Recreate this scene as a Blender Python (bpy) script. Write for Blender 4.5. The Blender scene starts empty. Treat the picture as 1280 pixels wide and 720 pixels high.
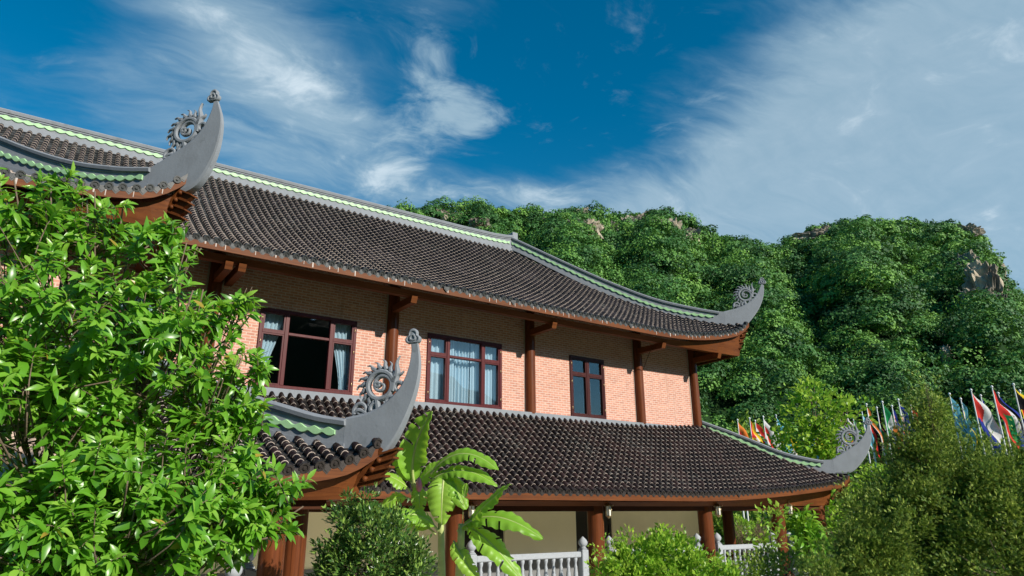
import bpy, math, random
import numpy as np
random.seed(7); rng = np.random.default_rng(11)
sc = bpy.context.scene
COL = sc.collection
R = math.radians

# ------------------------------------------------------------------ camera
CAM = np.array([-7.882, -17.297, -2.972]); FPX = 853.3; PITCH, ROLL, YAW = .3177, -.0038, .6063
FW = np.array([math.sin(YAW)*math.cos(PITCH), math.cos(YAW)*math.cos(PITCH), math.sin(PITCH)])
_r = np.array([math.cos(YAW), -math.sin(YAW), 0.]); _u = np.cross(_r, FW)
RT = _r*math.cos(ROLL) + _u*math.sin(ROLL); UP = _u*math.cos(ROLL) - _r*math.sin(ROLL)
def ray(x, y): return FW + RT*(x-640)/FPX + UP*(360-y)/FPX       # a line of sight (survey of the place)
def at(x, y, d): return CAM + ray(x, y)*d
cam = bpy.data.cameras.new('camera'); co = bpy.data.objects.new('camera', cam); COL.objects.link(co)
cam.sensor_width = 36; cam.lens = FPX/1280*36; cam.clip_end = 5000; cam.clip_start = .1
from mathutils import Matrix, Vector
m = Matrix(((RT[0], UP[0], -FW[0], CAM[0]), (RT[1], UP[1], -FW[1], CAM[1]), (RT[2], UP[2], -FW[2], CAM[2]), (0, 0, 0, 1)))
co.matrix_world = m; sc.camera = co

# ------------------------------------------------------------------ light
SUN = np.array([-.29, 1.0, -.54]); SUN /= np.linalg.norm(SUN)     # the way the light travels
sun = bpy.data.lights.new('sun', 'SUN'); so = bpy.data.objects.new('sun', sun); COL.objects.link(so)
sun.energy = 5.0; sun.angle = R(.53); sun.color = (1, .93, .82)
so.rotation_euler = Vector(SUN).to_track_quat('-Z', 'Y').to_euler()
so.location = (0, -30, 40)
vs = sc.view_settings; vs.view_transform = 'Standard'; vs.look = 'None'; vs.exposure = .3; vs.gamma = 1; vs.use_curve_mapping = False

# ------------------------------------------------------------------ node helpers
def new_mat(name):
    mt = bpy.data.materials.new(name); mt.use_nodes = True
    nt = mt.node_tree; nt.nodes.clear()
    return mt, nt
class G:
    """small expression builder for node trees"""
    def __init__(s, nt): s.nt = nt
    def n(s, t, **k):
        nd = s.nt.nodes.new(t)
        for a, b in k.items(): setattr(nd, a, b)
        return nd
    def put(s, sock, v):
        if hasattr(v, 'is_output'): s.nt.links.new(v, sock)
        elif v is not None: sock.default_value = v
    def m(s, op, a, b=None, c=None, clamp=False):
        nd = s.n('ShaderNodeMath', operation=op, use_clamp=clamp)
        for i, v in enumerate((a, b, c)):
            if v is not None: s.put(nd.inputs[i], v)
        return nd.outputs[0]
    def noise(s, vec, scale, detail=4, rough=.55, dist=0, lac=2):
        nd = s.n('ShaderNodeTexNoise')
        if vec is not None: s.put(nd.inputs['Vector'], vec)
        nd.inputs['Scale'].default_value = scale; nd.inputs['Detail'].default_value = detail
        nd.inputs['Roughness'].default_value = rough; nd.inputs['Distortion'].default_value = dist
        return nd.outputs['Fac']
    def ramp(s, f, stops):
        nd = s.n('ShaderNodeValToRGB'); s.put(nd.inputs[0], f)
        e = nd.color_ramp.elements
        while len(e) < len(stops): e.new(.5)
        for el, (p, c) in zip(e, stops):
            el.position = p; el.color = (*c, 1) if len(c) == 3 else c
        return nd.outputs[0]
    def mix(s, f, a, b, blend='MIX'):
        nd = s.n('ShaderNodeMix', data_type='RGBA', blend_type=blend)
        s.put(nd.inputs[0], f)
        for i, v in ((6, a), (7, b)):
            if isinstance(v, tuple) and len(v) == 3: v = (*v, 1)
            s.put(nd.inputs[i], v)
        return nd.outputs[2]
    def obj(s): return s.n('ShaderNodeTexCoord').outputs['Object']
    def sep(s, v):
        nd = s.n('ShaderNodeSeparateXYZ'); s.put(nd.inputs[0], v); return nd.outputs
    def comb(s, x, y, z):
        nd = s.n('ShaderNodeCombineXYZ')
        for i, v in enumerate((x, y, z)): s.put(nd.inputs[i], v)
        return nd.outputs[0]
    def mapping(s, v, scale=(1, 1, 1), rot=(0, 0, 0)):
        nd = s.n('ShaderNodeMapping'); s.put(nd.inputs[0], v)
        nd.inputs['Scale'].default_value = scale; nd.inputs['Rotation'].default_value = rot
        return nd.outputs[0]
    def attr(s, name): return s.n('ShaderNodeAttribute', attribute_name=name).outputs['Fac']
    def bump(s, h, strength=.3, dist=.02):
        nd = s.n('ShaderNodeBump'); nd.inputs['Strength'].default_value = strength; nd.inputs['Distance'].default_value = dist
        s.put(nd.inputs['Height'], h); return nd.outputs[0]
    def pbsdf(s, color, rough=.6, spec=.5, normal=None, metallic=0, coat=0):
        nd = s.n('ShaderNodeBsdfPrincipled')
        if isinstance(color, tuple) and len(color) == 3: color = (*color, 1)
        s.put(nd.inputs['Base Color'], color); s.put(nd.inputs['Roughness'], rough)
        nd.inputs['Specular IOR Level'].default_value = spec; nd.inputs['Metallic'].default_value = metallic
        nd.inputs['Coat Weight'].default_value = coat
        if normal is not None: s.put(nd.inputs['Normal'], normal)
        return nd.outputs[0]
    def out(s, sh):
        nd = s.n('ShaderNodeOutputMaterial'); s.put(nd.inputs[0], sh)

# ------------------------------------------------------------------ sky
SUN_EL = math.asin(-SUN[2]); SUN_AZ = math.atan2(-SUN[0], -SUN[1])
def build_world():
    w = bpy.data.worlds.new('World'); sc.world = w; w.use_nodes = True
    nt = w.node_tree; nt.nodes.clear(); g = G(nt)
    sky = g.n('ShaderNodeTexSky', sky_type='NISHITA'); sky.sun_disc = False
    sky.sun_elevation = SUN_EL; sky.sun_rotation = SUN_AZ; sky.air_density = 1.0; sky.dust_density = .2; sky.ozone_density = 3.0
    hs = g.n('ShaderNodeHueSaturation'); hs.inputs['Saturation'].default_value = SKY_SAT; hs.inputs['Value'].default_value = SKY_VAL
    hs.inputs['Hue'].default_value = .485
    nt.links.new(sky.outputs[0], hs.inputs['Color'])
    d = g.n('ShaderNodeTexCoord').outputs['Generated']
    x, y, z = g.sep(d)
    az = g.m('ARCTAN2', x, y); el = g.m('ARCSINE', z)
    # clouds live on a flat layer high above: divide by height
    zz = g.m('MAXIMUM', g.m('ADD', z, .12), .05)
    pl = g.comb(g.m('DIVIDE', x, zz), g.m('DIVIDE', y, zz), 0.)
    wv = g.n('ShaderNodeTexNoise'); wv.inputs['Scale'].default_value = 1.6; wv.inputs['Detail'].default_value = 3
    nt.links.new(pl, wv.inputs['Vector'])
    wa = g.n('ShaderNodeVectorMath', operation='MULTIPLY_ADD'); nt.links.new(wv.outputs['Color'], wa.inputs[0])
    wa.inputs[1].default_value = (.45, .45, 0); nt.links.new(pl, wa.inputs[2])
    n1 = g.noise(g.mapping(wa.outputs[0], (1.0, 2.3, 1), (0, 0, .5)), 2.6, 9, .60, .15)
    nf = g.noise(g.mapping(wa.outputs[0], (1.0, 3.4, 1), (0, 0, .75)), 8.5, 8, .58, .1)
    n2 = g.noise(wa.outputs[0], 7.5, 10, .62, .35)
    n3 = g.noise(wa.outputs[0], 22., 6, .6, .3)
    cov = None; puff = None
    def blob(px, py, rx, ry, rot, w):
        r = ray(px, py); r = r/np.linalg.norm(r); a0 = math.atan2(r[0], r[1]); e0 = math.asin(r[2])
        sx, sy = rx/900, ry/900
        ca = max(.2, math.cos(e0))
        da = g.m('MULTIPLY', g.m('SUBTRACT', az, a0), ca); de = g.m('SUBTRACT', el, e0)
        c, s_ = math.cos(rot), math.sin(rot)
        p = g.m('ADD', g.m('MULTIPLY', da, c/sx), g.m('MULTIPLY', de, s_/sx))
        q = g.m('SUBTRACT', g.m('MULTIPLY', de, c/sy), g.m('MULTIPLY', da, s_/sy))
        r2 = g.m('ADD', g.m('MULTIPLY', p, p), g.m('MULTIPLY', q, q))
        return g.m('MULTIPLY', g.m('EXPONENT', g.m('MULTIPLY', r2, -1.)), w)
    for b in CLOUD_SHEETS:
        v = blob(*b); cov = v if cov is None else g.m('ADD', cov, v)
    for b in CLOUD_PUFFS:
        v = blob(*b); puff = v if puff is None else g.m('ADD', puff, v)
    def sstep(v, lo, hi):
        nd = g.n('ShaderNodeMapRange', interpolation_type='SMOOTHSTEP'); g.put(nd.inputs['Value'], v)
        nd.inputs['From Min'].default_value = lo; nd.inputs['From Max'].default_value = hi
        return nd.outputs[0]
    c0 = lambda n_, k: g.m('MULTIPLY', g.m('SUBTRACT', n_, .5), k)
    a1 = sstep(g.m('ADD', g.m('ADD', cov, c0(n1, 1.8)), c0(nf, .5)), -.05, 1.5)
    a2 = sstep(g.m('ADD', g.m('ADD', puff, c0(n2, 2.8)), c0(n3, 1.3)), .2, 1.65)
    alpha = g.m('SUBTRACT', 1., g.m('MULTIPLY', g.m('SUBTRACT', 1., g.m('MULTIPLY', a1, .74)), g.m('SUBTRACT', 1., g.m('MULTIPLY', a2, .80))))
    tone = g.m('ADD', g.m('ADD', g.m('MULTIPLY', a1, .42), g.m('MULTIPLY', a2, .38)), g.m('ADD', c0(nf, .16), c0(n2, .26)))
    ccol = g.ramp(g.m('ADD', tone, .12), CLOUD_COL)
    bs = g.n('ShaderNodeBackground'); bs.inputs['Strength'].default_value = .098
    nt.links.new(hs.outputs[0], bs.inputs['Color'])
    bc = g.n('ShaderNodeBackground'); bc.inputs['Strength'].default_value = 1.
    nt.links.new(ccol, bc.inputs['Color'])
    mx = g.n('ShaderNodeMixShader'); nt.links.new(alpha, mx.inputs[0]); nt.links.new(bs.outputs[0], mx.inputs[1]); nt.links.new(bc.outputs[0], mx.inputs[2])
    o = g.n('ShaderNodeOutputWorld'); nt.links.new(mx.outputs[0], o.inputs[0])
SKY_SAT, SKY_VAL = 1.42, 1.0
CLOUD_COL = [(.15, (.20, .33, .45)), (.5, (.32, .45, .54)), (.95, (.58, .68, .75))]
CLOUD_SHEETS = [(310, 60, 180, 80, -.45, 1.05), (410, 150, 120, 60, -.5, .55), (140, 75, 130, 50, -.35, .45), (250, 175, 140, 50, 0, .45), (560, 20, 90, 50, .2, .25),
                (1180, 200, 330, 150, .35, 1.25), (880, 240, 240, 60, .2, .75), (1050, 70, 240, 110, .3, .6), (1290, 60, 190, 140, 0, .7),
                (640, 245, 120, 30, .05, .75), (440, 240, 140, 40, 0, .4), (-300, 100, 300, 100, 0, .9), (1900, 200, 500, 200, 0, 1.0), (740, 100, 130, 80, 0, -.5), (700, 170, 90, 60, .3, -.35), (20, 20, 110, 60, 0, -.5), (40, 110, 80, 40, 0, -.3)]
CLOUD_PUFFS = [(575, 132, 44, 30, -.15, .95), (590, 158, 36, 20, .2, .8), (535, 155, 60, 34, .2, .65), (530, 105, 34, 34, -.6, .6), (512, 45, 36, 26, -.5, .75), (545, 62, 22, 36, .2, .7), (500, 205, 55, 30, .6, .75), (470, 225, 40, 25, .4, .5),
               (600, 238, 70, 18, .0, .65), (300, 50, 120, 50, -.4, .6), (700, 250, 50, 18, .2, .6), (1000, 75, 34, 16, .2, .5), (380, 110, 80, 40, -.6, .5), (1250, 40, 80, 40, 0, .3), (850, 160, 60, 20, .4, .3)]
build_world()

# ------------------------------------------------------------------ materials
def simple(name, col, rough=.6, var=.25, scale=8, bump=.0, spec=.4, metallic=0, coat=0, dirt=None):
    mt, nt = new_mat(name); g = G(nt)
    n = g.noise(g.obj(), scale, 5, .6)
    c = g.mix(n, tuple(v*(1-var) for v in col), tuple(min(1, v*(1+var)) for v in col))
    if name == 'grey_stucco':
        st = g.ramp(g.noise(g.mapping(g.obj(), (4.3, 5.1, 1.1)), 1, 8, .75), [(.50, (0, 0, 0)), (.72, (1, 1, 1))])
        c = g.mix(g.m('MULTIPLY', st, .38), c, (.13, .135, .14))
    if dirt:
        d = g.ramp(g.noise(g.obj(), dirt[1], 6, .65), [(dirt[2], (0, 0, 0)), (dirt[2]+.12, (1, 1, 1))])
        c = g.mix(d, c, dirt[0])
    nm = g.bump(g.noise(g.obj(), scale*6, 4), bump, .01) if bump else None
    g.out(g.pbsdf(c, rough, spec, nm, metallic, coat)); return mt
def wood(name, c1, c2, rough=.4, axis=2, coat=.0):
    mt, nt = new_mat(name); g = G(nt)
    sc_ = [14, 14, 14]; sc_[axis] = .9
    v = g.mapping(g.obj(), tuple(sc_))
    n = g.noise(v, 1., 6, .65, .4); n2 = g.noise(g.obj(), 1.3, 3)
    f = g.m('ADD', g.m('MULTIPLY', n, .75), g.m('MULTIPLY', n2, .3), clamp=True)
    c = g.ramp(f, [(.3, c1), (.72, c2)])
    cr = g.ramp(g.noise(g.mapping(g.obj(), tuple(v*2.2 if v > 1 else .5 for v in sc_)), 1., 8, .7), [(.36, (1, 1, 1)), (.44, (0, 0, 0))])
    c = g.mix(g.m('MULTIPLY', cr, .55), c, tuple(v*.35 for v in c1))
    gr = g.ramp(g.noise(g.obj(), 2.6, 7, .7), [(.52, (0, 0, 0)), (.75, (1, 1, 1))])
    c = g.mix(g.m('MULTIPLY', gr, .35), c, tuple(.5*a+.02 for a in c1))
    g.out(g.pbsdf(c, rough, .15, g.bump(n, .15, .01), 0, coat)); return mt
def tile_mat(name, c1, c2, c3, rough, lich=.62):
    mt, nt = new_mat(name); g = G(nt)
    r = g.attr('rnd'); n = g.noise(g.obj(), 1.1, 5, .6)
    c = g.ramp(g.m('ADD', g.m('MULTIPLY', r, .62), g.m('MULTIPLY', n, .45)), [(.15, c1), (.55, c2), (.95, c3)])
    l = g.ramp(g.m('ADD', g.m('MULTIPLY', g.noise(g.obj(), 16, 5, .7), .72), g.m('MULTIPLY', g.noise(g.obj(), .8, 4, .6), .30)), [(lich-.03, (0, 0, 0)), (lich+.06, (1, 1, 1))])
    c = g.mix(g.m('MULTIPLY', l, .6), c, (.30, .31, .28))
    sp = g.ramp(g.noise(g.mapping(g.obj(), (3.2, 3.2, 3.2)), 1, 8, .75), [(.665, (0, 0, 0)), (.70, (1, 1, 1))])
    c = g.mix(g.m('MULTIPLY', sp, .75), c, (.42, .42, .38))
    g.out(g.pbsdf(c, g.m('ADD', rough, g.m('MULTIPLY', n, .25)), .28, g.bump(g.noise(g.obj(), 45, 4), .25, .006))); return mt
def brick_mat():
    mt, nt = new_mat('brick'); g = G(nt)
    x, y, z = g.sep(g.obj())
    v = g.comb(g.m('ADD', x, y), z, 0.)
    b = g.n('ShaderNodeTexBrick'); nt.links.new(v, b.inputs['Vector'])
    b.offset = .5; b.inputs['Scale'].default_value = 1
    b.inputs['Brick Width'].default_value = .215; b.inputs['Row Height'].default_value = .074; b.inputs['Mortar Size'].default_value = .011
    b.inputs['Mortar Smooth'].default_value = .2; b.inputs['Bias'].default_value = 0
    b.inputs['Color1'].default_value = (.56, .25, .175, 1); b.inputs['Color2'].default_value = (.42, .175, .125, 1); b.inputs['Mortar'].default_value = (.60, .50, .43, 1)
    n = g.noise(g.mapping(v, (4.65, 14.7, 1)), 1., 2, .5)
    c = g.mix(g.m('MULTIPLY', g.ramp(n, [(.5, (0, 0, 0)), (.72, (1, 1, 1))]), .75), b.outputs['Color'], (.70, .44, .33))
    n2 = g.noise(g.obj(), .9, 5)
    c = g.mix(g.m('MULTIPLY', n2, .22), c, (.62, .40, .32))
    st = g.ramp(g.noise(g.mapping(g.obj(), (5, 5, .5)), 1, 5, .6), [(.58, (0, 0, 0)), (.75, (1, 1, 1))])
    c = g.mix(g.m('MULTIPLY', st, .38), c, (.30, .18, .14))
    pt = g.ramp(g.noise(g.obj(), .55, 6, .65), [(.45, (0, 0, 0)), (.7, (1, 1, 1))])
    c = g.mix(g.m('MULTIPLY', pt, .22), c, (.42, .22, .15))
    h = g.m('ADD', g.m('MULTIPLY', g.m('SUBTRACT', 1., b.outputs['Fac']), 1.), g.m('MULTIPLY', g.noise(g.obj(), 60, 3), .3))
    g.out(g.pbsdf(c, .85, .25, g.bump(h, .5, .008))); return mt
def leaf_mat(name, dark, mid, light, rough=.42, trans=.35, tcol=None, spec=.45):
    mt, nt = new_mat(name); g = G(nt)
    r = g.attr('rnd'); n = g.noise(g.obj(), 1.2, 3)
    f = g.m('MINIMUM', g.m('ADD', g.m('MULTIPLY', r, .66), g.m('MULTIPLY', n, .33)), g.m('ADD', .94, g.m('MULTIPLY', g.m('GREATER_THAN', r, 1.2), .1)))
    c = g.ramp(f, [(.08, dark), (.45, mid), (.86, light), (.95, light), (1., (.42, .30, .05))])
    p = g.pbsdf(c, rough, spec)
    t = g.n('ShaderNodeBsdfTranslucent'); nt.links.new(g.mix(.5, c, tcol or light), t.inputs[0])
    mx = g.n('ShaderNodeMixShader'); mx.inputs[0].default_value = trans
    nt.links.new(p, mx.inputs[1]); nt.links.new(t.outputs[0], mx.inputs[2]); g.out(mx.outputs[0]); return mt
def glass_mat():
    mt, nt = new_mat('window_glass'); g = G(nt)
    lw = g.n('ShaderNodeLayerWeight'); lw.inputs[0].default_value = .5
    fr = g.m('ADD', .085, g.m('MULTIPLY', g.m('POWER', lw.outputs['Facing'], 5.), .9))
    t = g.n('ShaderNodeBsdfTransparent'); t.inputs[0].default_value = (.92, .95, .96, 1)
    gl = g.n('ShaderNodeBsdfGlossy'); gl.inputs['Roughness'].default_value = .01
    mx = g.n('ShaderNodeMixShader'); nt.links.new(fr, mx.inputs[0]); nt.links.new(t.outputs[0], mx.inputs[1]); nt.links.new(gl.outputs[0], mx.inputs[2])
    g.out(mx.outputs[0]); return mt
def cloth_mat(name, c, tr=.3):
    mt, nt = new_mat(name); g = G(nt)
    p = g.pbsdf(c, .85, .1); t = g.n('ShaderNodeBsdfTranslucent'); t.inputs[0].default_value = (*c, 1)
    mx = g.n('ShaderNodeMixShader'); mx.inputs[0].default_value = tr
    nt.links.new(p, mx.inputs[1]); nt.links.new(t.outputs[0], mx.inputs[2]); g.out(mx.outputs[0]); return mt
M = dict(
    tile=tile_mat('glazed_tile', (.006, .0032, .003), (.013, .0066, .006), (.036, .018, .016), .34),
    pan=tile_mat('pan_tile', (.007, .006, .006), (.015, .013, .013), (.042, .038, .037), .65, .60),
    tile_w=tile_mat('weathered_tile', (.005, .004, .005), (.010, .0075, .009), (.030, .024, .027), .42, .62),
    pan_w=tile_mat('weathered_pan', (.010, .011, .012), (.020, .022, .024), (.06, .064, .068), .65, .60),
    mortar=simple('mortar', (.44, .37, .32), .9, .6, 20),
    tend=simple('tile_end', (.062, .066, .068), .5, .9, 14, .3),
    tend_dark=simple('dark_tile_end', (.034, .028, .026), .45, .9, 14, .3),
    drip_red=simple('drip_tile', (.032, .026, .024), .45, .8, 14, .3),
    stucco=simple('grey_stucco', (.225, .247, .275), .75, .16, 3.5, .25, .3, dirt=((.15, .17, .18), 2.2, .60)),
    green=simple('green_glaze', (.34, .58, .30), .5, .30, 9, .1, .4),
    wood=wood('orange_timber', (.075, .022, .007), (.18, .058, .015), .55, 0),
    beam=wood('brown_timber', (.030, .0085, .0025), (.072, .021, .006), .7, 0),
    colm=wood('column_timber', (.065, .018, .007), (.17, .050, .017), .34, 2, .15),
    plaster=simple('white_plaster', (.48, .42, .38), .85, .3, 12),
    brick=brick_mat(),
    frame=wood('maroon_frame', (.055, .010, .012), (.115, .024, .026), .35, 2),
    frame2=wood('dark_frame', (.035, .012, .012), (.075, .022, .020), .35, 2),
    glass=glass_mat(),
    curtain=cloth_mat('pale_blue_curtain', (.58, .74, .84), .25),
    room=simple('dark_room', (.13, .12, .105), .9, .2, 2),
    cream=simple('cream_wall', (.90, .84, .60), .85, .07, 1.2, .05),
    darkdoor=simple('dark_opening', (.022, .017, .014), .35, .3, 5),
    granite=simple('granite', (.34, .365, .39), .8, .22, 22, .4, .3, dirt=((.30, .32, .33), 5, .56)),
    floor=simple('stone_floor', (.66, .62, .56), .8, .2, 3),
    brass=simple('brass', (.42, .33, .17), .35, .2, 20, 0, .5, .85),
    lamp_glass=simple('lamp_glass', (.75, .76, .70), .15, .05, 5),
    grass=simple('grass', (.055, .10, .02), .9, .6, 1.2, .5, .2, dirt=((.14, .12, .06), .6, .6)),
    bark=simple('bark', (.16, .12, .085), .9, .45, 14, .6),
    twig=simple('twig', (.075, .05, .03), .9, .35, 20, .3),
    dead=simple('dead_twig', (.22, .15, .10), .9, .3, 20, .3),
    pole=simple('white_pole', (.66, .69, .70), .35, .06, 4, 0, .5),
    strip=simple('pale_mortar', (.42, .33, .27), .9, .35, 9),
    bounce_pave=simple('bounce_paving', (.60, .56, .50), .85, .2, 1.5, .1),
    dado=simple('grey_dado', (.16, .165, .17), .6, .2, 4),
    stone=simple('tan_stone', (.52, .39, .30), .9, .3, 3.5, .6, .2, dirt=((.22, .18, .15), 4, .55)),
)
M['leaf_tree'] = leaf_mat('tree_leaf', (.04, .15, .012), (.135, .36, .026), (.34, .58, .08), .32, .38, (.40, .68, .03), .6)
M['leaf_banana'] = leaf_mat('banana_leaf', (.15, .36, .03), (.25, .50, .05), (.36, .58, .08), .4, .45, (.46, .70, .03))
M['leaf_dark'] = leaf_mat('dark_leaf', (.016, .055, .011), (.055, .14, .025), (.28, .42, .08), .30, .18)
M['leaf_round'] = leaf_mat('bright_leaf', (.10, .25, .018), (.23, .46, .03), (.46, .62, .08), .42, .38)
M['leaf_juniper'] = leaf_mat('juniper_leaf', (.028, .085, .014), (.14, .27, .036), (.52, .62, .12), .55, .24)
M['leaf_mid'] = leaf_mat('mid_leaf', (.075, .16, .018), (.17, .30, .032), (.36, .48, .07), .5, .34)
M['leaf_hill'] = leaf_mat('forest_leaf', (.011, .055, .014), (.048, .165, .028), (.19, .385, .055), .65, .12)
def rock_mat():
    mt, nt = new_mat('limestone'); g = G(nt)
    v = g.mapping(g.obj(), (.16, .16, .06)); n = g.noise(v, 1, 8, .65, .6); n2 = g.noise(g.obj(), .05, 4)
    c = g.ramp(n, [(.36, (.05, .048, .042)), (.47, (.25, .215, .165)), (.64, (.54, .45, .33))])
    c = g.mix(g.m('MULTIPLY', n2, .3), c, (.24, .245, .24))
    g.out(g.pbsdf(c, .95, .1, g.bump(n, .8, .8))); return mt
M['rock'] = rock_mat()
M['hill'] = simple('hill_ground', (.014, .036, .010), .95, .5, .08, 0, .1)

# ------------------------------------------------------------------ mesh helpers
class MB:
    def __init__(s): s.v = []; s.f = []; s.mi = []; s.r = []; s.n = 0; s.sm = []
    def add(s, V, F, mi=0, rnd=None, smooth=False):
        V = np.asarray(V, float).reshape(-1, 3); k = s.n
        s.v.append(V); s.n += len(V)
        for f in F: s.f.append(tuple(int(i)+k for i in f))
        s.mi += [mi]*len(F) if np.isscalar(mi) else list(mi); s.sm += [smooth]*len(F)
        s.r.append(np.full(len(V), .5) if rnd is None else np.broadcast_to(rnd, (len(V),)))
        return s
    def box(s, x0, x1, y0, y1, z0, z1, mi=0, bev=0):
        if bev:
            b = bev; P = []; F = []
            xs, ys, zs = (x0, x1), (y0, y1), (z0, z1)
            idx = {}
            for i in (0, 1):
                for j in (0, 1):
                    for k in (0, 1):
                        p = np.array([xs[i], ys[j], zs[k]]); sg = np.array([1-2*i, 1-2*j, 1-2*k])
                        for a in range(3):
                            q = p + sg*b; q[a] = p[a]; idx[i, j, k, a] = len(P); P.append(q)
            for a in range(3):
                b1, b2 = (a+1) % 3, (a+2) % 3
                for sd in (0, 1):
                    q = []
                    for (m_, n_) in ((0, 0), (1, 0), (1, 1), (0, 1)):
                        t = [0, 0, 0]; t[a] = sd; t[b1] = m_; t[b2] = n_; q.append(idx[(*t, a)])
                    F.append(q if sd else q[::-1])
                for m_ in (0, 1):
                    for n_ in (0, 1):
                        t0 = [0, 0, 0]; t0[b1] = m_; t0[b2] = n_; t1 = list(t0); t1[a] = 1
                        q = [idx[(*t0, b1)], idx[(*t1, b1)], idx[(*t1, b2)], idx[(*t0, b2)]]
                        F.append(q if m_ != n_ else q[::-1])
            for i in (0, 1):
                for j in (0, 1):
                    for k in (0, 1):
                        q = [idx[i, j, k, a] for a in range(3)]
                        F.append(q if (i+j+k) % 2 == 1 else q[::-1])
            return s.add(P, F, mi)
        V = [(x, y, z) for x in (x0, x1) for y in (y0, y1) for z in (z0, z1)]
        return s.add(V, [(0, 1, 3, 2), (4, 6, 7, 5), (0, 4, 5, 1), (2, 3, 7, 6), (0, 2, 6, 4), (1, 5, 7, 3)], mi)
    def lathe(s, c, prof, n=16, mi=0, smooth=True):
        a = np.arange(n)*2*np.pi/n; V = []
        for r, z in prof: V.append(np.stack([c[0]+r*np.cos(a), c[1]+r*np.sin(a), np.full(n, c[2]+z)], 1))
        V = np.concatenate(V); F = []
        for i in range(len(prof)-1):
            for j in range(n):
                F.append((i*n+j, i*n+(j+1) % n, (i+1)*n+(j+1) % n, (i+1)*n+j))
        s.add(V, F, mi, smooth=smooth)
        k = s.n-len(V); s.f.append(tuple(k+i for i in range(n))[::-1]); s.f.append(tuple(k+(len(prof)-1)*n+i for i in range(n)))
        s.mi += [mi, mi]; s.sm += [False, False]; return s
    def tube(s, P, r, n=6, mi=0, smooth=True, flat=None):
        P = np.asarray(P, float); r = np.broadcast_to(np.asarray(r, float), (len(P),))
        T = np.gradient(P, axis=0); T /= np.linalg.norm(T, axis=1)[:, None]+1e-9
        ref = np.array([0, 0, 1.]) if abs(T[:, 2]).mean() < .8 else np.array([1., 0, 0])
        a = np.arange(n)*2*np.pi/n; V = []
        for i in range(len(P)):
            s1 = np.cross(T[i], ref); s1 /= np.linalg.norm(s1)+1e-9; s2 = np.cross(s1, T[i])
            V.append(P[i]+r[i]*(np.cos(a)[:, None]*s1+np.sin(a)[:, None]*s2))
        V = np.concatenate(V); F = []
        for i in range(len(P)-1):
            for j in range(n): F.append((i*n+j, i*n+(j+1) % n, (i+1)*n+(j+1) % n, (i+1)*n+j))
        F.append(tuple(range(n))[::-1]); F.append(tuple((len(P)-1)*n+i for i in range(n)))
        return s.add(V, F, mi, smooth=smooth)
    def build(s, name, mats, parent=None, label=None):
        me = bpy.data.meshes.new(name)
        me.from_pydata(np.concatenate(s.v).tolist(), [], s.f)
        for mt in (mats if isinstance(mats, (list, tuple)) else [mats]): me.materials.append(mt)
        me.polygons.foreach_set('material_index', s.mi); me.polygons.foreach_set('use_smooth', s.sm)
        at_ = me.attributes.new('rnd', 'FLOAT', 'POINT'); at_.data.foreach_set('value', np.concatenate(s.r).astype(np.float32))
        me.update()
        return link(name, me, parent, label)
def link(name, me, parent=None, label=None):
    o = bpy.data.objects.new(name, me); COL.objects.link(o)
    if parent is not None: o.parent = parent; o.matrix_parent_inverse = Matrix.Translation(-world_loc(parent))
    if label: o['label'] = label
    return o
def world_loc(o):
    l = Vector(o.location)
    return l if o.parent is None else l      # parts are built in world coordinates; only things have a location
def fast_mesh(name, V, F, rnd, mat, smooth=False):
    """V (n,3), F (m,k) equal-length faces"""
    me = bpy.data.meshes.new(name); m_, k = F.shape
    me.vertices.add(len(V)); me.vertices.foreach_set('co', V.astype(np.float32).ravel())
    me.loops.add(m_*k); me.loops.foreach_set('vertex_index', F.astype(np.int32).ravel())
    me.polygons.add(m_); me.polygons.foreach_set('loop_start', (np.arange(m_)*k).astype(np.int32))
    me.materials.append(mat)
    at_ = me.attributes.new('rnd', 'FLOAT', 'POINT'); at_.data.foreach_set('value', rnd.astype(np.float32))
    me.update(calc_edges=True); me.validate()
    if smooth: me.polygons.foreach_set('use_smooth', [True]*m_)
    return me
def tag(o, label=None, cat=None, group=None, kind=None):
    if label: o['label'] = label
    if cat: o['category'] = cat
    if group: o['group'] = group
    if kind: o['kind'] = kind
    return o
def empty(name, loc, label, cat, group=None):
    o = bpy.data.objects.new(name, None); COL.objects.link(o); o.location = tuple(float(v) for v in loc); o.empty_display_size = .3
    return tag(o, label, cat, group)
def unit(v): v = np.asarray(v, float); return v/np.linalg.norm(v)

GZ = -5.25
# ------------------------------------------------------------------ ground
mb = MB(); n = 40; xs = np.linspace(-1, 1, n); g_ = np.sign(xs)*np.abs(xs)**3*3000
V = np.array([(x, y, GZ) for x in g_ for y in g_]); F = [(i*n+j, (i+1)*n+j, (i+1)*n+j+1, i*n+j+1) for i in range(n-1) for j in range(n-1)]
mb.add(V, F); tag(mb.build('ground', M['grass']), kind='structure')

mb = MB(); mb.box(-9, 17.5, -9.5, -3.12, GZ-.1, GZ+.06, 0, .02); tag(mb.build('bounce_pavement', M['bounce_pave']), kind='structure')  # hidden pale apron, added to bounce sunlight onto the gallery wall and soffit
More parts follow.
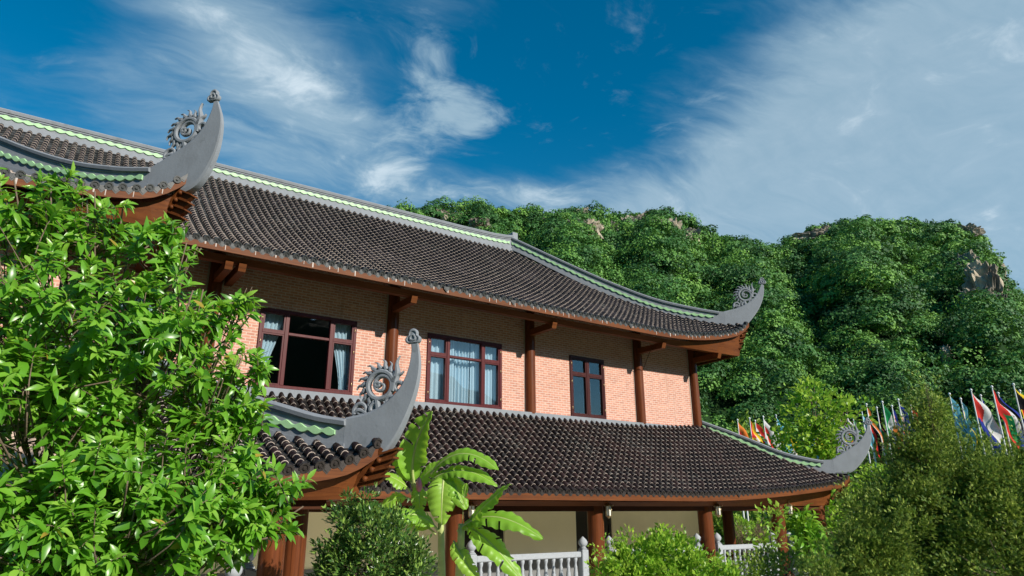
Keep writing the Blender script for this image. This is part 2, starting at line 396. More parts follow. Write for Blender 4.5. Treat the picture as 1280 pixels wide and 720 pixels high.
# ------------------------------------------------------------------ the temple building
BLD = empty('temple_building', (0, 0, GZ), 'two storey brick temple hall with upturned dark tiled roofs and timber columns', 'building')
PITCHT = .225; DV = .2; RC = .064
def lift_fn(amp, u0, L, p): return lambda u: amp*np.clip((u-u0)/L, 0, None)**p
def roof_face(mb, O, U, V, us, vmax, zf, r=RC):
    """rows of half-round cover tiles over curved pans; slots: 0 cover, 1 pan, 2 mortar, 3 tile end, 4 drip"""
    O, U, V = (np.array([*a, 0.]) for a in (O, U, V))
    def P(u, v):
        u, v = np.broadcast_arrays(np.asarray(u, float), np.asarray(v, float))
        p = O+u[..., None]*U+v[..., None]*V; p[..., 2] = zf(u, v); return p
    A = np.linspace(0, np.pi, 7)
    for u in us:
        for kind in (0, 1):
            uu = u+(PITCHT/2 if kind else 0); vm = vmax(uu)
            nn = int(np.floor(vm/DV+.3))
            if nn < 1: continue
            v0 = np.arange(nn)*DV; v1 = np.minimum(v0+DV, max(vm, .05))
            uj = uu + (rng.random()-.5)*.008
            p0, p1 = P(uj, v0), P(uj, v1)
            T = p1-p0; T /= np.linalg.norm(T, axis=1)[:, None]
            S = P(uj+.02, v0)-P(uj-.02, v0); S /= np.linalg.norm(S, axis=1)[:, None]
            N = np.cross(S, T)
            N *= np.sign(N[:, 2:3])
            jit = (rng.random((nn, 1))-.5)*.005
            p0 = p0+S*jit; p1 = p1+S*jit*.5
            rn = np.clip(rng.random(nn)+.18*np.sin(u*1.7+v0*.9)+.12*np.sin(u*.6-v0*2.1), 0, 1)
            slip = np.where(rng.random((nn, 1)) < .05, rng.normal(0, .022, (nn, 1)), 0); p0 = p0+T*slip; p1 = p1+T*slip
            if kind == 0:
                ca, sa = np.cos(A)[None, :, None], np.sin(A)[None, :, None]
                def ring(p, rr): return p[:, None]+rr*(ca*S[:, None]+sa*1.12*N[:, None])
                r0 = r*(1.065+.05*rng.random((nn, 1, 1)))
                W = np.stack([ring(p0, r0), ring(p1, r*.96), ring(p0, r*.95)], 1).reshape(-1, 3)
                F, mi = [], []
                for i in range(nn):
                    b = i*21
                    for j in range(6):
                        F.append((b+j, b+j+1, b+7+j+1, b+7+j)); mi.append(0)
                        F.append((b+14+j, b+14+j+1, b+j+1, b+j)); mi.append(2)
                mb.add(W, F, mi, np.repeat(rn, 21), True)
                # round end tile at the eave
                q = p0[0]-T[0]*.03+N[0]*.012; k = 10; a = np.arange(k)*2*np.pi/k
                d = (np.cos(a)[:, None]*S[0]+np.sin(a)[:, None]*N[0])
                W = np.concatenate([q+d*r*1.25, q+d*r*1.25+T[0]*.06, q+d*r*.82, q+d*r*.82+T[0]*.014, q+d*r*.35+T[0]*.012, q+d*r*.35-T[0]*.006])
                F = [(j, (j+1) % k, k+(j+1) % k, k+j) for j in range(k)]
                for lv in (0,): F += [(j, (j+1) % k, 2*k+(j+1) % k, 2*k+j) for j in range(k)]
                for b in (2, 3, 4): F += [(b*k+j, b*k+(j+1) % k, (b+1)*k+(j+1) % k, (b+1)*k+j) for j in range(k)]
                F.append(tuple(5*k+j for j in range(k)))
                mb.add(W, F, 3)
            else:
                h = PITCHT/2
                off = np.array([-h, -h*.55, 0, h*.55, h]); dz = np.array([-.0, -.022, -.032, -.022, -.0])
                def row(p, up): return p[:, None]+off[None, :, None]*S[:, None]+(dz+up)[None, :, None]*N[:, None]
                W = np.stack([row(p0, .024), row(p1, .0), row(p0, -.004)], 1).reshape(-1, 3)
                F, mi = [], []
                for i in range(nn):
                    b = i*15
                    for j in range(4):
                        F.append((b+j, b+j+1, b+5+j+1, b+5+j)); mi.append(1)
                        F.append((b+10+j, b+10+j+1, b+j+1, b+j)); mi.append(1)
                mb.add(W, F, mi, np.repeat(rn, 15))
                # pointed drip tile
                q = p0[0]-T[0]*.012; s_ = S[0]; dn = np.array([0, 0, -1.])*.8-N[0]*.2; t_ = T[0]
                pts = [(-.085, -.02), (.085, -.02), (.082, .045), (.045, .085), (0, .135), (-.045, .085), (-.082, .045)]
                W = [q+s_*a+dn*b for a, b in pts]+[q+s_*a+dn*b+t_*.025 for a, b in pts]
                k = 7; F = [tuple(range(k)), tuple(range(k, 2*k))[::-1]]+[(j, j+k, (j+1) % k+k, (j+1) % k) for j in range(k)]
                W += [q-t_*.008+s_*a*.5+dn*(.03+b*.5) for a, b in pts]; F.append(tuple(range(14, 21)))
                mb.add(W, F, 4)
def sweep_eave(mb, O, U, V, ua, ub, zf, prof, mi=0, step=.25, mitre=(0, 0)):
    """closed profile [(v, dz)] swept along the eave; mitre: how far each end runs inward per v"""
    O, U, V = (np.array([*a, 0.]) for a in (O, U, V))
    nn = max(2, int(abs(ub-ua)/step)); t = np.linspace(0, 1, nn); k = len(prof); W = []
    for q in prof:
        v, dz = q[:2]; a = ua+mitre[0]*v; b = ub-mitre[1]*v
        u = a+(b-a)*t
        p = O+u[:, None]*U+v*V; zz = zf(u, 0*u); p[:, 2] = zz+dz
        if len(q) > 2: p[:, 2] -= q[2]*(zz-zz.min())          # the beam grows deeper where the eave sweeps up
        W.append(p)
    W = np.stack(W, 1).reshape(-1, 3); F = []
    for i in range(nn-1):
        for j in range(k): F.append((i*k+j, i*k+(j+1) % k, (i+1)*k+(j+1) % k, (i+1)*k+j))
    F.append(tuple(range(k))[::-1]); F.append(tuple((nn-1)*k+j for j in range(k)))
    mb.add(W, F, mi)
def under_sheet(mb, O, U, V, ua, ub, vmaxfn, v1, zf, dz, mi=0, v0=.03, nu=40, nv=6):
    O, U, V = (np.array([*a, 0.]) for a in (O, U, V))
    W = []
    for u in np.linspace(ua, ub, nu):
        vm = max(v0, min(v1, vmaxfn(u)))
        for v in np.linspace(v0, vm, nv):
            p = O+u*U+v*V; p[2] = zf(np.array(u), np.array(v))+dz; W.append(p)
    F = [(i*nv+j, (i+1)*nv+j, (i+1)*nv+j+1, i*nv+j+1) for i in range(nu-1) for j in range(nv-1)]
    mb.add(W, F, mi)
TM = [M['tile'], M['pan'], M['mortar'], M['tend_dark'], M['drip_red']]
TMW = [M['tile_w'], M['pan_w'], M['mortar'], M['tend'], M['tend']]

def make_roof(name, mats, faces):
    """faces: dicts with O,U,V, ua,ub, tiles(start,end), vmax, zf, soffit width, beam"""
    mb = MB()
    for f in faces:
        us = np.arange(f['ua']+.08, f['ub']-.05, PITCHT)
        if f.get('tiled', True): roof_face(mb, f['O'], f['U'], f['V'], us, f['vmax'], f['zf'])
        else: under_sheet(mb, f['O'], f['U'], f['V'], f['ua'], f['ub'], f['vmax'], 99, f['zf'], .0, 1, 0, 30, 12)
    o = mb.build(name, mats, BLD)
    mb = MB(); mb2 = MB(); mb3 = MB()
    for f in faces:
        if not f.get('tiled', True): continue
        a = (f['O'], f['U'], f['V'], f['ua'], f['ub']); mi = f.get('mitre', (0, 0))
        sweep_eave(mb, *a, f['zf'], [(.0, -.05), (.0, -.21), (.035, -.21), (.035, -.05)], 0, .2, mi)
        # lumps of white plaster between the tile ends
        us = np.arange(f['ua']+.08, f['ub']-.05, PITCHT)
        O, U, V = (np.array([*q, 0.]) for q in a[:3])
        for u in us:
            if name.endswith('upper_roof') and rng.random() < .5:
                uu = u+PITCHT/2+.06+rng.random()*.05; z = float(f['zf'](np.array(uu), np.array(0.)))
                c = O+uu*U-.003*V; c[2] = z
                w = .006+.014*rng.random(); h = .06+.08*rng.random()
                Q = [c+U*s1*w+V*t1+np.array([0, 0, q]) for t1 in (-.004, .02) for s1, q in ((-1, -.055), (1, -.055), (.8, -.055-h), (-.8, -.055-h))]
                mb.add(Q, [(0, 1, 2, 3), (7, 6, 5, 4), (0, 4, 5, 1), (1, 5, 6, 2), (2, 6, 7, 3), (3, 7, 4, 0)], 1)
        under_sheet(mb2, *a, f['vmax'], f['sof'], f['zf'], -.215)
        b = f['beam']
        sweep_eave(mb3, *a, f['zf'], [(b[0]-.04, b[2]), (b[0]+.10, b[3], .92), (b[1]+.10, b[3], .92), (b[1], b[2])], 0, .25, mi)
    mb.build('eave_board', [M['wood'], M['plaster']], o); mb2.build('soffit', M['wood'], o); mb3.build('eave_beam', M['wood'], o)
    return o

# --- surfaces of the roofs
liftU = lift_fn(.85, 8.5, 5.6, 2.5)
fl = lambda d, L, a: a*np.clip((L-d)/L, 0, None)**2
zU = lambda u, v: 2.93+.55*v+.024*v*v+liftU(u)+fl(14.1-u, .9, .22)
zUs = lambda u, v: 2.93+.55*v+.024*v*v+.85*np.clip((5.6-u)/5.6, 0, None)**2.5+.85*np.clip((u-7.6)/5.6, 0, None)**2.5+fl(u, .9, .22)
liftL = lift_fn(.55, 8, 8.2, 1.7)
zL = lambda u, v: -2.48+.55*v+.04*v*v+liftL(u)+fl(16.2-u, .9, .2)
zLs = lambda u, v: -2.48+.55*v+.04*v*v+.55*np.clip((8.2-u)/8.2, 0, None)**1.7+.55*np.clip((u-8.8)/8.2, 0, None)**1.7+fl(u, .9, .2)
KW = 5.8/4.7
zWu = lambda u, v: 2.72+.36*v+.015*v*v+.5*np.clip((3.5-(-6.1-u))/3.5, 0, None)**2+fl(-6.1-u, .9, .45)
zWus = lambda u, v: 2.72+.36*v*KW+.015*(v*KW)**2+.5*np.clip((3.5*KW-u)/(3.5*KW), 0, None)**2+fl(u, .9*KW, .45)
zWl = lambda u, v: -2.5+.40*v+.01*v*v+.42*np.clip((3-(-3.3-u))/3, 0, None)**2+fl(-3.3-u, .8, .25)
zWls = lambda u, v: -2.5+.40*v*KW+.01*(v*KW)**2+.42*np.clip((3*KW-u)/(3*KW), 0, None)**2+fl(u, .8*KW, .25)
X1, Y1, Z1 = (1, 0), (0, 1), (-1, 0)
make_roof('upper_roof', TMW, [
    dict(O=(0, -1.6), U=X1, V=Y1, ua=-12.0, ub=14.1, vmax=lambda u: min(6.6, 14.1-u), zf=zU, sof=1.62, beam=(.24, .40, -.22, -.34), mitre=(0, 1)),
    dict(O=(14.1, -1.6), U=Y1, V=Z1, ua=0, ub=13.2, vmax=lambda u: min(6.6, u, 13.2-u), zf=zUs, sof=1.55, beam=(.24, .40, -.22, -.34), mitre=(1, 1)),
    dict(O=(0, 11.6), U=X1, V=(0, -1), ua=-12.0, ub=14.1, vmax=lambda u: min(6.6, 14.1-u), zf=zU, tiled=False)])
make_roof('lower_roof', TM, [
    dict(O=(0, -3.5), U=X1, V=Y1, ua=-8.0, ub=16.2, vmax=lambda u: min(3.5, 16.2-u), zf=zL, sof=3.45, beam=(.48, .66, -.222, -.34), mitre=(0, 1)),
    dict(O=(16.2, -3.5), U=Y1, V=Z1, ua=0, ub=17, vmax=lambda u: min(3.6, u, 17-u), zf=zLs, sof=3.5, beam=(.48, .66, -.222, -.34), mitre=(1, 1))])
make_roof('wing_upper_roof', TMW, [
    dict(O=(0, -3.4), U=X1, V=Y1, ua=-15, ub=-6.1, vmax=lambda u: min(5.6, (-6.1-u)*KW), zf=zWu, sof=1.84, beam=(.24, .40, -.22, -.34), mitre=(0, 1/KW)),
    dict(O=(-6.1, -3.4), U=Y1, V=Z1, ua=0, ub=4.6, vmax=lambda u: min(4.5, u/KW), zf=zWus, sof=1.8, beam=(.24, .40, -.22, -.34), mitre=(KW, 0))])
make_roof('wing_lower_roof', TM, [
    dict(O=(0, -7.25), U=X1, V=Y1, ua=-15, ub=-3.3, vmax=lambda u: min(5.8, (-3.3-u)*KW), zf=zWl, sof=5.7, beam=(.26, .44, -.222, -.30), mitre=(0, 1/KW)),
    dict(O=(-3.3, -7.25), U=Y1, V=Z1, ua=0, ub=6.6, vmax=lambda u: min(4.7, u/KW), zf=zWls, sof=4.6, beam=(.26, .44, -.222, -.30), mitre=(KW, 0))])

# --- ridges
def resamp(pts, n):
    pts = np.asarray(pts, float); d = np.r_[0, np.cumsum(np.linalg.norm(np.diff(pts, axis=0), axis=1))]
    t = np.linspace(0, d[-1], n); return np.stack([np.interp(t, d, pts[:, k]) for k in range(pts.shape[1])], 1)
def smooth_pts(pts, n, it=2):
    p = np.asarray(pts, float)
    for _ in range(it):                                   # Chaikin
        q = [p[0]]
        for a, b in zip(p[:-1], p[1:]): q += [a*.75+b*.25, a*.25+b*.75]
        q.append(p[-1]); p = np.array(q)
    return resamp(p, n)
def band_sweep(mb, P0, D, st, prof, mi=0):
    """st rows (s, zb, zt); prof [(off, f, dz)] -> z = zb + f*(zt-zb) + dz"""
    D3 = np.array([*D, 0.]); Nn = np.array([D[1], -D[0], 0.]); k = len(prof); W = []
    for s_, zb, zt in st:
        for off, f, dz in prof:
            p = np.array([*P0, 0.])+D3*s_+Nn*off; p[2] = zb+f*(zt-zb)+dz; W.append(p)
    n_ = len(st); F = []
    for i in range(n_-1):
        for j in range(k): F.append((i*k+j, i*k+(j+1) % k, (i+1)*k+(j+1) % k, (i+1)*k+j))
    F.append(tuple(range(k))[::-1]); F.append(tuple((n_-1)*k+j for j in range(k)))
    mb.add(W, F, mi)
def trim(mb, P0, D, st, f0, side, half, wl=.26, h=.10):
    """scalloped green ribbon standing proud of one side of a ridge band"""
    D3 = np.array([*D, 0.]); Nn = np.array([D[1], -D[0], 0.])*side; W = []
    s0, s1 = st[0, 0], st[-1, 0]; n_ = int((s1-s0)/wl*8)+1
    ss = np.linspace(s0, s1, n_); zb = np.interp(ss, st[:, 0], st[:, 1]); zt = np.interp(ss, st[:, 0], st[:, 2]); zc = zb+f0*(zt-zb)
    ph = ss/wl*2*np.pi
    up = h*.35+.024*np.sin(ph); lo = -h*.38-.052*np.abs(np.sin(ph/2+.4))
    for i in range(n_):
        base = np.array([*P0, 0.])+D3*ss[i]
        for o_, z in ((half, up[i]), (half+.035, up[i]-.012), (half+.035, lo[i]+.012), (half, lo[i])):
            p = base+Nn*o_; p[2] = zc[i]+z; W.append(p)
    F = []
    for i in range(n_-1):
        for j in range(4): F.append((i*4+j, i*4+(j+1) % 4, (i+1)*4+(j+1) % 4, (i+1)*4+j))
    F += [(3, 2, 1, 0), tuple((n_-1)*4+j for j in range(4))]
    mb.add(W, F)
def ornament(mb, P0, D, c, Rr, T=.05, ang=0.):
    """openwork cloud scroll: flaming ring, inner curl, small side scrolls; local (s,z) plane"""
    D3 = np.array([*D, 0.]); Nn = np.array([D[1], -D[0], 0.])
    def P3(p): p = np.asarray(p, float); q = np.array([*P0, 0.])+D3*p[0]; q[2] = p[1]; return q
    def ribbon(pts, w, t=T):
        pts = np.asarray(pts, float); w = np.broadcast_to(np.asarray(w, float), (len(pts),)); tt = np.gradient(pts, axis=0)
        nn = np.stack([-tt[:, 1], tt[:, 0]], 1); nn /= np.linalg.norm(nn, axis=1)[:, None]+1e-9; W = []
        for i in range(len(pts)):
            for a, o_ in ((1, -.55), (1, .55), (.45, 1), (-.45, 1), (-1, .55), (-1, -.55), (-.45, -1), (.45, -1)):
                p = P3(pts[i]+nn[i]*a*w[i]*.5)+Nn*o_*t*(.35+.65*min(1, w[i]/(.25*Rr))); W.append(p)
        F = []
        for i in range(len(pts)-1):
            for j in range(8): F.append((i*8+j, i*8+(j+1) % 8, (i+1)*8+(j+1) % 8, (i+1)*8+j))
        F += [tuple(range(8))[::-1], tuple((len(pts)-1)*8+j for j in range(8))]
        mb.add(W, F, 0, smooth=False)
    c = np.array(c)
    def tr(p): p = np.asarray(p, float)*Rr; ca, sa = math.cos(ang), math.sin(ang); return c+np.stack([p[:, 0]*ca-p[:, 1]*sa, p[:, 0]*sa+p[:, 1]*ca], 1)
    t = np.linspace(0, 1, 34)
    a = R(-35)+t*R(395); rr = .80-.12*t                       # big ring
    ribbon(tr(np.stack([rr*np.cos(a), rr*np.sin(a)], 1)), .27*Rr)
    a = R(0)+t[:26]*R(560); rr = .62-.75*t[:26]               # inner curl with a beast-like knob
    ribbon(tr(np.stack([rr*np.cos(a)+.05, rr*np.sin(a)], 1)), np.linspace(.22, .12, 26)*Rr)
    b = np.linspace(0, 2*np.pi, 9)
    ribbon(tr(np.stack([.12*np.cos(b)-.16, .10*np.sin(b)+.1], 1)), .2*Rr)
    for k, th in enumerate(np.linspace(R(20), R(235), 12)):   # flames round the rim
        q = np.linspace(0, 1, 7); L = .42+.14*((k*37) % 5)/5
        aa = th+.42*q*q+.10*np.sin(q*5); r_ = .90+L*q
        ribbon(tr(np.stack([r_*np.cos(aa), r_*np.sin(aa)], 1)), np.array([.26, .25, .22, .17, .13, .09, .03])*Rr, T*.8)
    for (x0, y0, s_, dr) in ((-1.30, -1.02, .42, 1), (.45, -1.02, .34, -1), (-.45, -1.12, .30, 1), (1.02, -.35, .30, -1)):   # small scrolls at the foot
        a = R(200 if dr > 0 else -20)-dr*t[:24]*R(430)*1.2; rr = s_*(1-.75*t[:24])
        ribbon(tr(np.stack([x0+rr*np.cos(a), y0+rr*np.sin(a)], 1)), np.linspace(.24, .12, 24)*Rr)
    q = np.linspace(0, 1, 12)                                  # tail flames reaching up beside the horn
    ribbon(tr(np.stack([.75+.62*q+.10*np.sin(q*6), .05+1.28*q], 1)), np.linspace(.40, .04, 12)*Rr)
    ribbon(tr(np.stack([.80+.62*q, -.05+.62*q+.12*np.sin(q*5)], 1)), np.linspace(.36, .04, 12)*Rr)
    ribbon(tr(np.stack([-1.9+.9*q, -1.30+.30*np.sin(q*3.1)], 1)), np.array([.05, .1, .16, .2, .22, .24, .24, .22, .2, .2, .2, .2])*Rr)
    ribbon(tr(np.stack([-2.1+1.6*q, -1.50-.12*np.sin(q*3.1)], 1)), .16*Rr)
    ribbon(tr(np.stack([-.3+.0*q, -.7-.75*q], 1)), .3*Rr)
def hip(P0, D, top, bot, horn_up, horn_out, tip, ring, trim_end, green_f=.52):
    D = unit(D)
    s0 = horn_up[0][0]
    ss = np.linspace(top[0][0], s0, 40); T_ = smooth_pts(top, 60, 2); B_ = smooth_pts(bot, 60, 2)
    st = np.stack([ss, np.interp(ss, B_[:, 0], B_[:, 1])-.07, np.interp(ss, T_[:, 0], T_[:, 1])], 1)
    h = .11
    mb = MB()
    band_sweep(mb, P0, D, st, [(-h-.02, 0, 0), (-h-.02, .22, 0), (-h, .22, .0), (-h, 1, -.10), (h, 1, -.10), (h, .22, 0), (h+.02, .22, 0), (h+.02, 0, 0)])
    e = int(39*(trim_end-ss[0])/(s0-ss[0]))+1
    st2 = st[:min(40, e+1)]; stc = st2.copy(); stc[-9:, 2] -= .10*np.linspace(0, 1, 9)**1.6
    band_sweep(mb, P0, D, stc, [(-h-.05, 1, -.115), (-h-.065, 1, -.05), (-h-.04, 1, -.015), (0, 1, 0), (h+.04, 1, -.015), (h+.065, 1, -.05), (h+.05, 1, -.115)])
    band_sweep(mb, P0, D, st2, [(-h-.025, 1, -.155), (-h-.025, 1, -.125), (h+.025, 1, -.125), (h+.025, 1, -.155)])
    # horn: a tapering blade that sweeps out and up
    NH = 44; U_ = smooth_pts([(s0-.02, st[-1, 2]-.085)]+list(horn_up)[1:], NH, 3); O_ = smooth_pts([(s0-.02, st[-1, 1])]+list(horn_out)[::-1], NH, 3)
    D3 = np.array([*D, 0.]); Nn = np.array([D[1], -D[0], 0.]); W = []
    secs = ((0, .8), (.05, 1), (.5, 1), (.93, 1), (1, .8), (1, -.8), (.93, -1), (.5, -1), (.05, -1), (0, -.8)); k = len(secs)
    for i in range(NH):
        t = i/(NH-1); th = (h-.02)*(1-t)**.75+.022
        for f, o_ in secs:
            q = U_[i]+(O_[i]-U_[i])*f; p = np.array([*P0, 0.])+D3*q[0]+Nn*o_*th; p[2] = q[1]; W.append(p)
    W = np.array(W).reshape(NH, k, 3)
    for j in range(k):                                            # strips kept apart so that the edges stay crisp
        Q = np.stack([W[:, j], W[:, (j+1) % k]], 1).reshape(-1, 3)
        mb.add(Q, [(2*i, 2*i+1, 2*i+3, 2*i+2) for i in range(NH-1)], 0, smooth=True)
    mb.add(W[0], [tuple(range(k))[::-1]]); mb.add(W[-1], [tuple(range(k))])
    o = mb.build('hip_ridge', M['stucco'], BLD)
    mb = MB()
    for sd in (1, -1): trim(mb, P0, D, st2[:-1], green_f, sd, h)
    mb.build('green_trim', M['green'], o)
    mb = MB(); ornament(mb, P0, D, ring[0], ring[1], .055, ring[2]); mb.build('scroll_ornament', M['stucco'], o)
    # trefoil finial on the tip
    mb = MB(); base = np.array([*P0, 0.])+D3*tip[0]; base[2] = tip[1]; r = tip[2]
    n_ = 48; aa = np.arange(n_)*2*np.pi/n_; rad = np.zeros(n_)
    for th, dd, rl in ((np.pi/2, .52, .52), (np.pi*1.12, .48, .44), (-np.pi*.12, .48, .44), (0, 0, .62)):
        cx, cy = dd*np.cos(th), dd*np.sin(th); bq = cx*np.cos(aa)+cy*np.sin(aa); di = bq*bq-(dd*dd-rl*rl)
        rad = np.maximum(rad, np.where(di > 0, bq+np.sqrt(np.maximum(di, 0)), 0))
    W = []
    for f, o_ in ((.86, -.42), (1, -.28), (1, .28), (.86, .42), (.74, .42), (.68, .30), (.52, .30), (.46, .46), (.30, .50), (.22, .34), (.10, .34)):
        q = rad*f if f > .6 else (rad*.4+.5)*f
        W += [base+(np.cos(x)*D3*y+np.array([0, 0, np.sin(x)*y+.12]))*r*1.5+Nn*o_*r for x, y in zip(aa, q)]
    for f, o_ in ((.74, -.42), (.68, -.30), (.52, -.30), (.46, -.46), (.30, -.50), (.10, -.34)):
        q = rad*f if f > .6 else (rad*.4+.6)*f
        W = [base+(np.cos(x)*D3*y+np.array([0, 0, np.sin(x)*y+.12]))*r*1.5+Nn*o_*r for x, y in zip(aa, q)]+W
    k = len(W)//n_; F = [(i*n_+j, i*n_+(j+1) % n_, (i+1)*n_+(j+1) % n_, (i+1)*n_+j) for i in range(k-1) for j in range(n_)]
    F += [tuple(range(n_))[::-1], tuple((k-1)*n_+j for j in range(n_))]; mb.add(W, F)
    mb.build('finial', M['stucco'], o)
    return o
S2 = (1, -1)
hip((14.1, -1.6), S2, [(-9.25, 8.2), (-7.23, 7.04), (-5.29, 5.96), (-3.43, 5.06), (-1.92, 4.65), (-.86, 4.50)],
    [(-9.4, 7.75), (-8.58, 7.30), (-7.24, 6.48), (-5.32, 5.38), (-3.47, 4.48), (-1.96, 4.05), (-.33, 3.86)],
    [(-.87, 4.50), (-.26, 4.55), (.18, 4.80), (.46, 5.10), (.63, 5.48)], [(.72, 5.42), (.69, 5.05), (.48, 4.51), (.07, 3.99), (-.36, 3.62)],
    (.67, 5.545, .11), ((-.02, 5.06), .32, .2), -1.15)
hip((16.2, -3.5), S2, [(-4.9, .28), (-3.43, -.32), (-2.11, -.96), (-1.17, -1.14), (-.49, -1.12)],
    [(-4.9, -.12), (-4.42, -.25), (-3.47, -.70), (-2.16, -1.42), (-.56, -1.66), (0, -1.6)],
    [(-.49, -1.12), (.03, -.9), (.46, -.65), (.77, -.28), (.86, .01)], [(.93, -.02), (.96, -.42), (.76, -.97), (.43, -1.38), (.05, -1.72)],
    (.89, .055, .105), ((.18, -.46), .33, .25), -.85)
DW = (4.7, -5.8)
hip((-6.1, -3.4), DW, [(-7.4, 6.2), (-5.73, 5.43), (-4.34, 4.78), (-3.09, 4.29), (-1.9, 3.98), (-1.0, 3.93)],
    [(-7.4, 5.3), (-5.46, 4.51), (-4.15, 4.06), (-2.96, 3.72), (-1.82, 3.44), (-.8, 3.36)],
    [(-1.0, 3.93), (-.62, 4.05), (-.16, 4.30), (.12, 4.62), (.24, 5.0), (.24, 5.23)], [(.34, 5.22), (.55, 4.73), (.55, 4.09), (.39, 3.57), (.18, 3.24), (-.2, 3.12), (-.6, 3.2)],
    (.22, 5.32, .115), ((-.34, 4.63), .36, .35), -1.16)
hip((-3.3, -7.25), DW, [(-7.5, .9), (-4.5, -.35), (-2.32, -1.13), (-1.92, -1.24), (-1.23, -1.41), (-.68, -1.44)],
    [(-7.5, .3), (-4.5, -.9), (-2.01, -1.76), (-1.48, -1.90), (-.74, -2.0), (-.3, -2.03)],
    [(-.68, -1.50), (-.22, -1.45), (.18, -1.15), (.33, -.83), (.37, -.51), (.34, -.35)], [(.46, -.36), (.53, -.72), (.48, -1.16), (.30, -1.65), (.10, -2.01), (-.06, -2.16), (-.58, -2.24)],
    (.375, -.30, .10), ((-.16, -1.03), .30, .2), -.82)
# main ridge
st = np.array([[s_, 7.48, z] for s_, z in ((-16, 8.0), (-10, 8.05), (0, 8.1), (5, 8.12), (6.6, 8.16), (7.2, 8.22), (7.55, 8.28))])
st = np.stack([np.interp(np.linspace(-16, 7.55, 240), st[:, 0], st[:, k]) for k in range(3)], 1)
mb = MB(); h = .13
band_sweep(mb, (0, 5), (1, 0), st, [(-h-.03, 0, 0), (-h-.03, .22, 0), (-h, .25, 0), (-h, 1, -.1), (h, 1, -.1), (h, .25, 0), (h+.03, .22, 0), (h+.03, 0, 0)])
band_sweep(mb, (0, 5), (1, 0), st, [(-h-.05, 1, -.13), (-h-.075, 1, -.05), (-h-.04, 1, -.01), (0, 1, 0), (h+.04, 1, -.01), (h+.075, 1, -.05), (h+.05, 1, -.13)])
band_sweep(mb, (0, 5), (1, 0), st, [(-h-.03, 1, -.18), (-h-.03, 1, -.145), (h+.03, 1, -.145), (h+.03, 1, -.18)])
mb.box(7.5, 7.78, 4.82, 5.18, 7.5, 8.42, 0, .02)
o = mb.build('main_ridge', M['stucco'], BLD)
mb = MB()
for sd in (1, -1): trim(mb, (0, 5), (1, 0), st[:-2], .56, sd, h, .26, .11)
mb.build('green_trim', M['green'], o)

# --- walls
WY = .05
WINS = [(-8.45, -5.85, 3, 'frame', 2), (-3.636, -1.053, 3, 'frame', 1), (1.131, 3.734, 3, 'frame', 0), (6.463, 7.986, 2, 'frame2', 3)]
ZT = 2.03
mb = MB(); xs_ = [-12.] ; x = -12.
for a, b, *_ in WINS:
    mb.box(x, a, WY, WY+.25, -.3, 3.35); mb.box(a, b, WY, WY+.25, ZT, 3.35); mb.box(a, b, WY, WY+.25, -.3, -.002); x = b
mb.box(x, 12.52, WY, WY+.25, -.3, 3.35)
mb.box(12.27, 12.52, WY+.25, 10, -.3, 3.35); mb.box(-12, 12.52, 10, 10.25, GZ, 3.35)
mb.box(-14, -7.95, -1.56, -1.3, -.3, 3.05); mb.box(-8.2, -7.95, -1.3, WY-.003, -.3, 3.0)
mb.build('brick_wall', M['brick'], BLD)
for X in (-9.6, -4.8, 0, 4.8, 9.6, 12.4):                            # pale mortar strips beside the columns, grey flashing at the roof junction
    mb = MB(); mb.box(X-.20 if X < 12 else 12.30, X+.20 if X < 12 else 12.524, WY-.012, WY+.02, -.08, 3.3); mb.build('mortar_strip', M['strip'], BLD)
mb = MB(); mb.box(-8, 12.62, -.16, WY+.01, -.30, -.025, 0, .01); mb.box(12.525, 12.68, -.16, 10, -.3, -.025, 0, .01)
mb.build('flashing', M['stucco'], BLD)
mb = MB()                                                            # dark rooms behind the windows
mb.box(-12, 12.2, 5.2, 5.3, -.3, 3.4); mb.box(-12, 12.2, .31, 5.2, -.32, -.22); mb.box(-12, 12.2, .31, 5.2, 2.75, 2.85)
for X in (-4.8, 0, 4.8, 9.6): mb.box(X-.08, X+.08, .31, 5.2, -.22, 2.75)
mb.build('interior_room', M['room'], BLD)
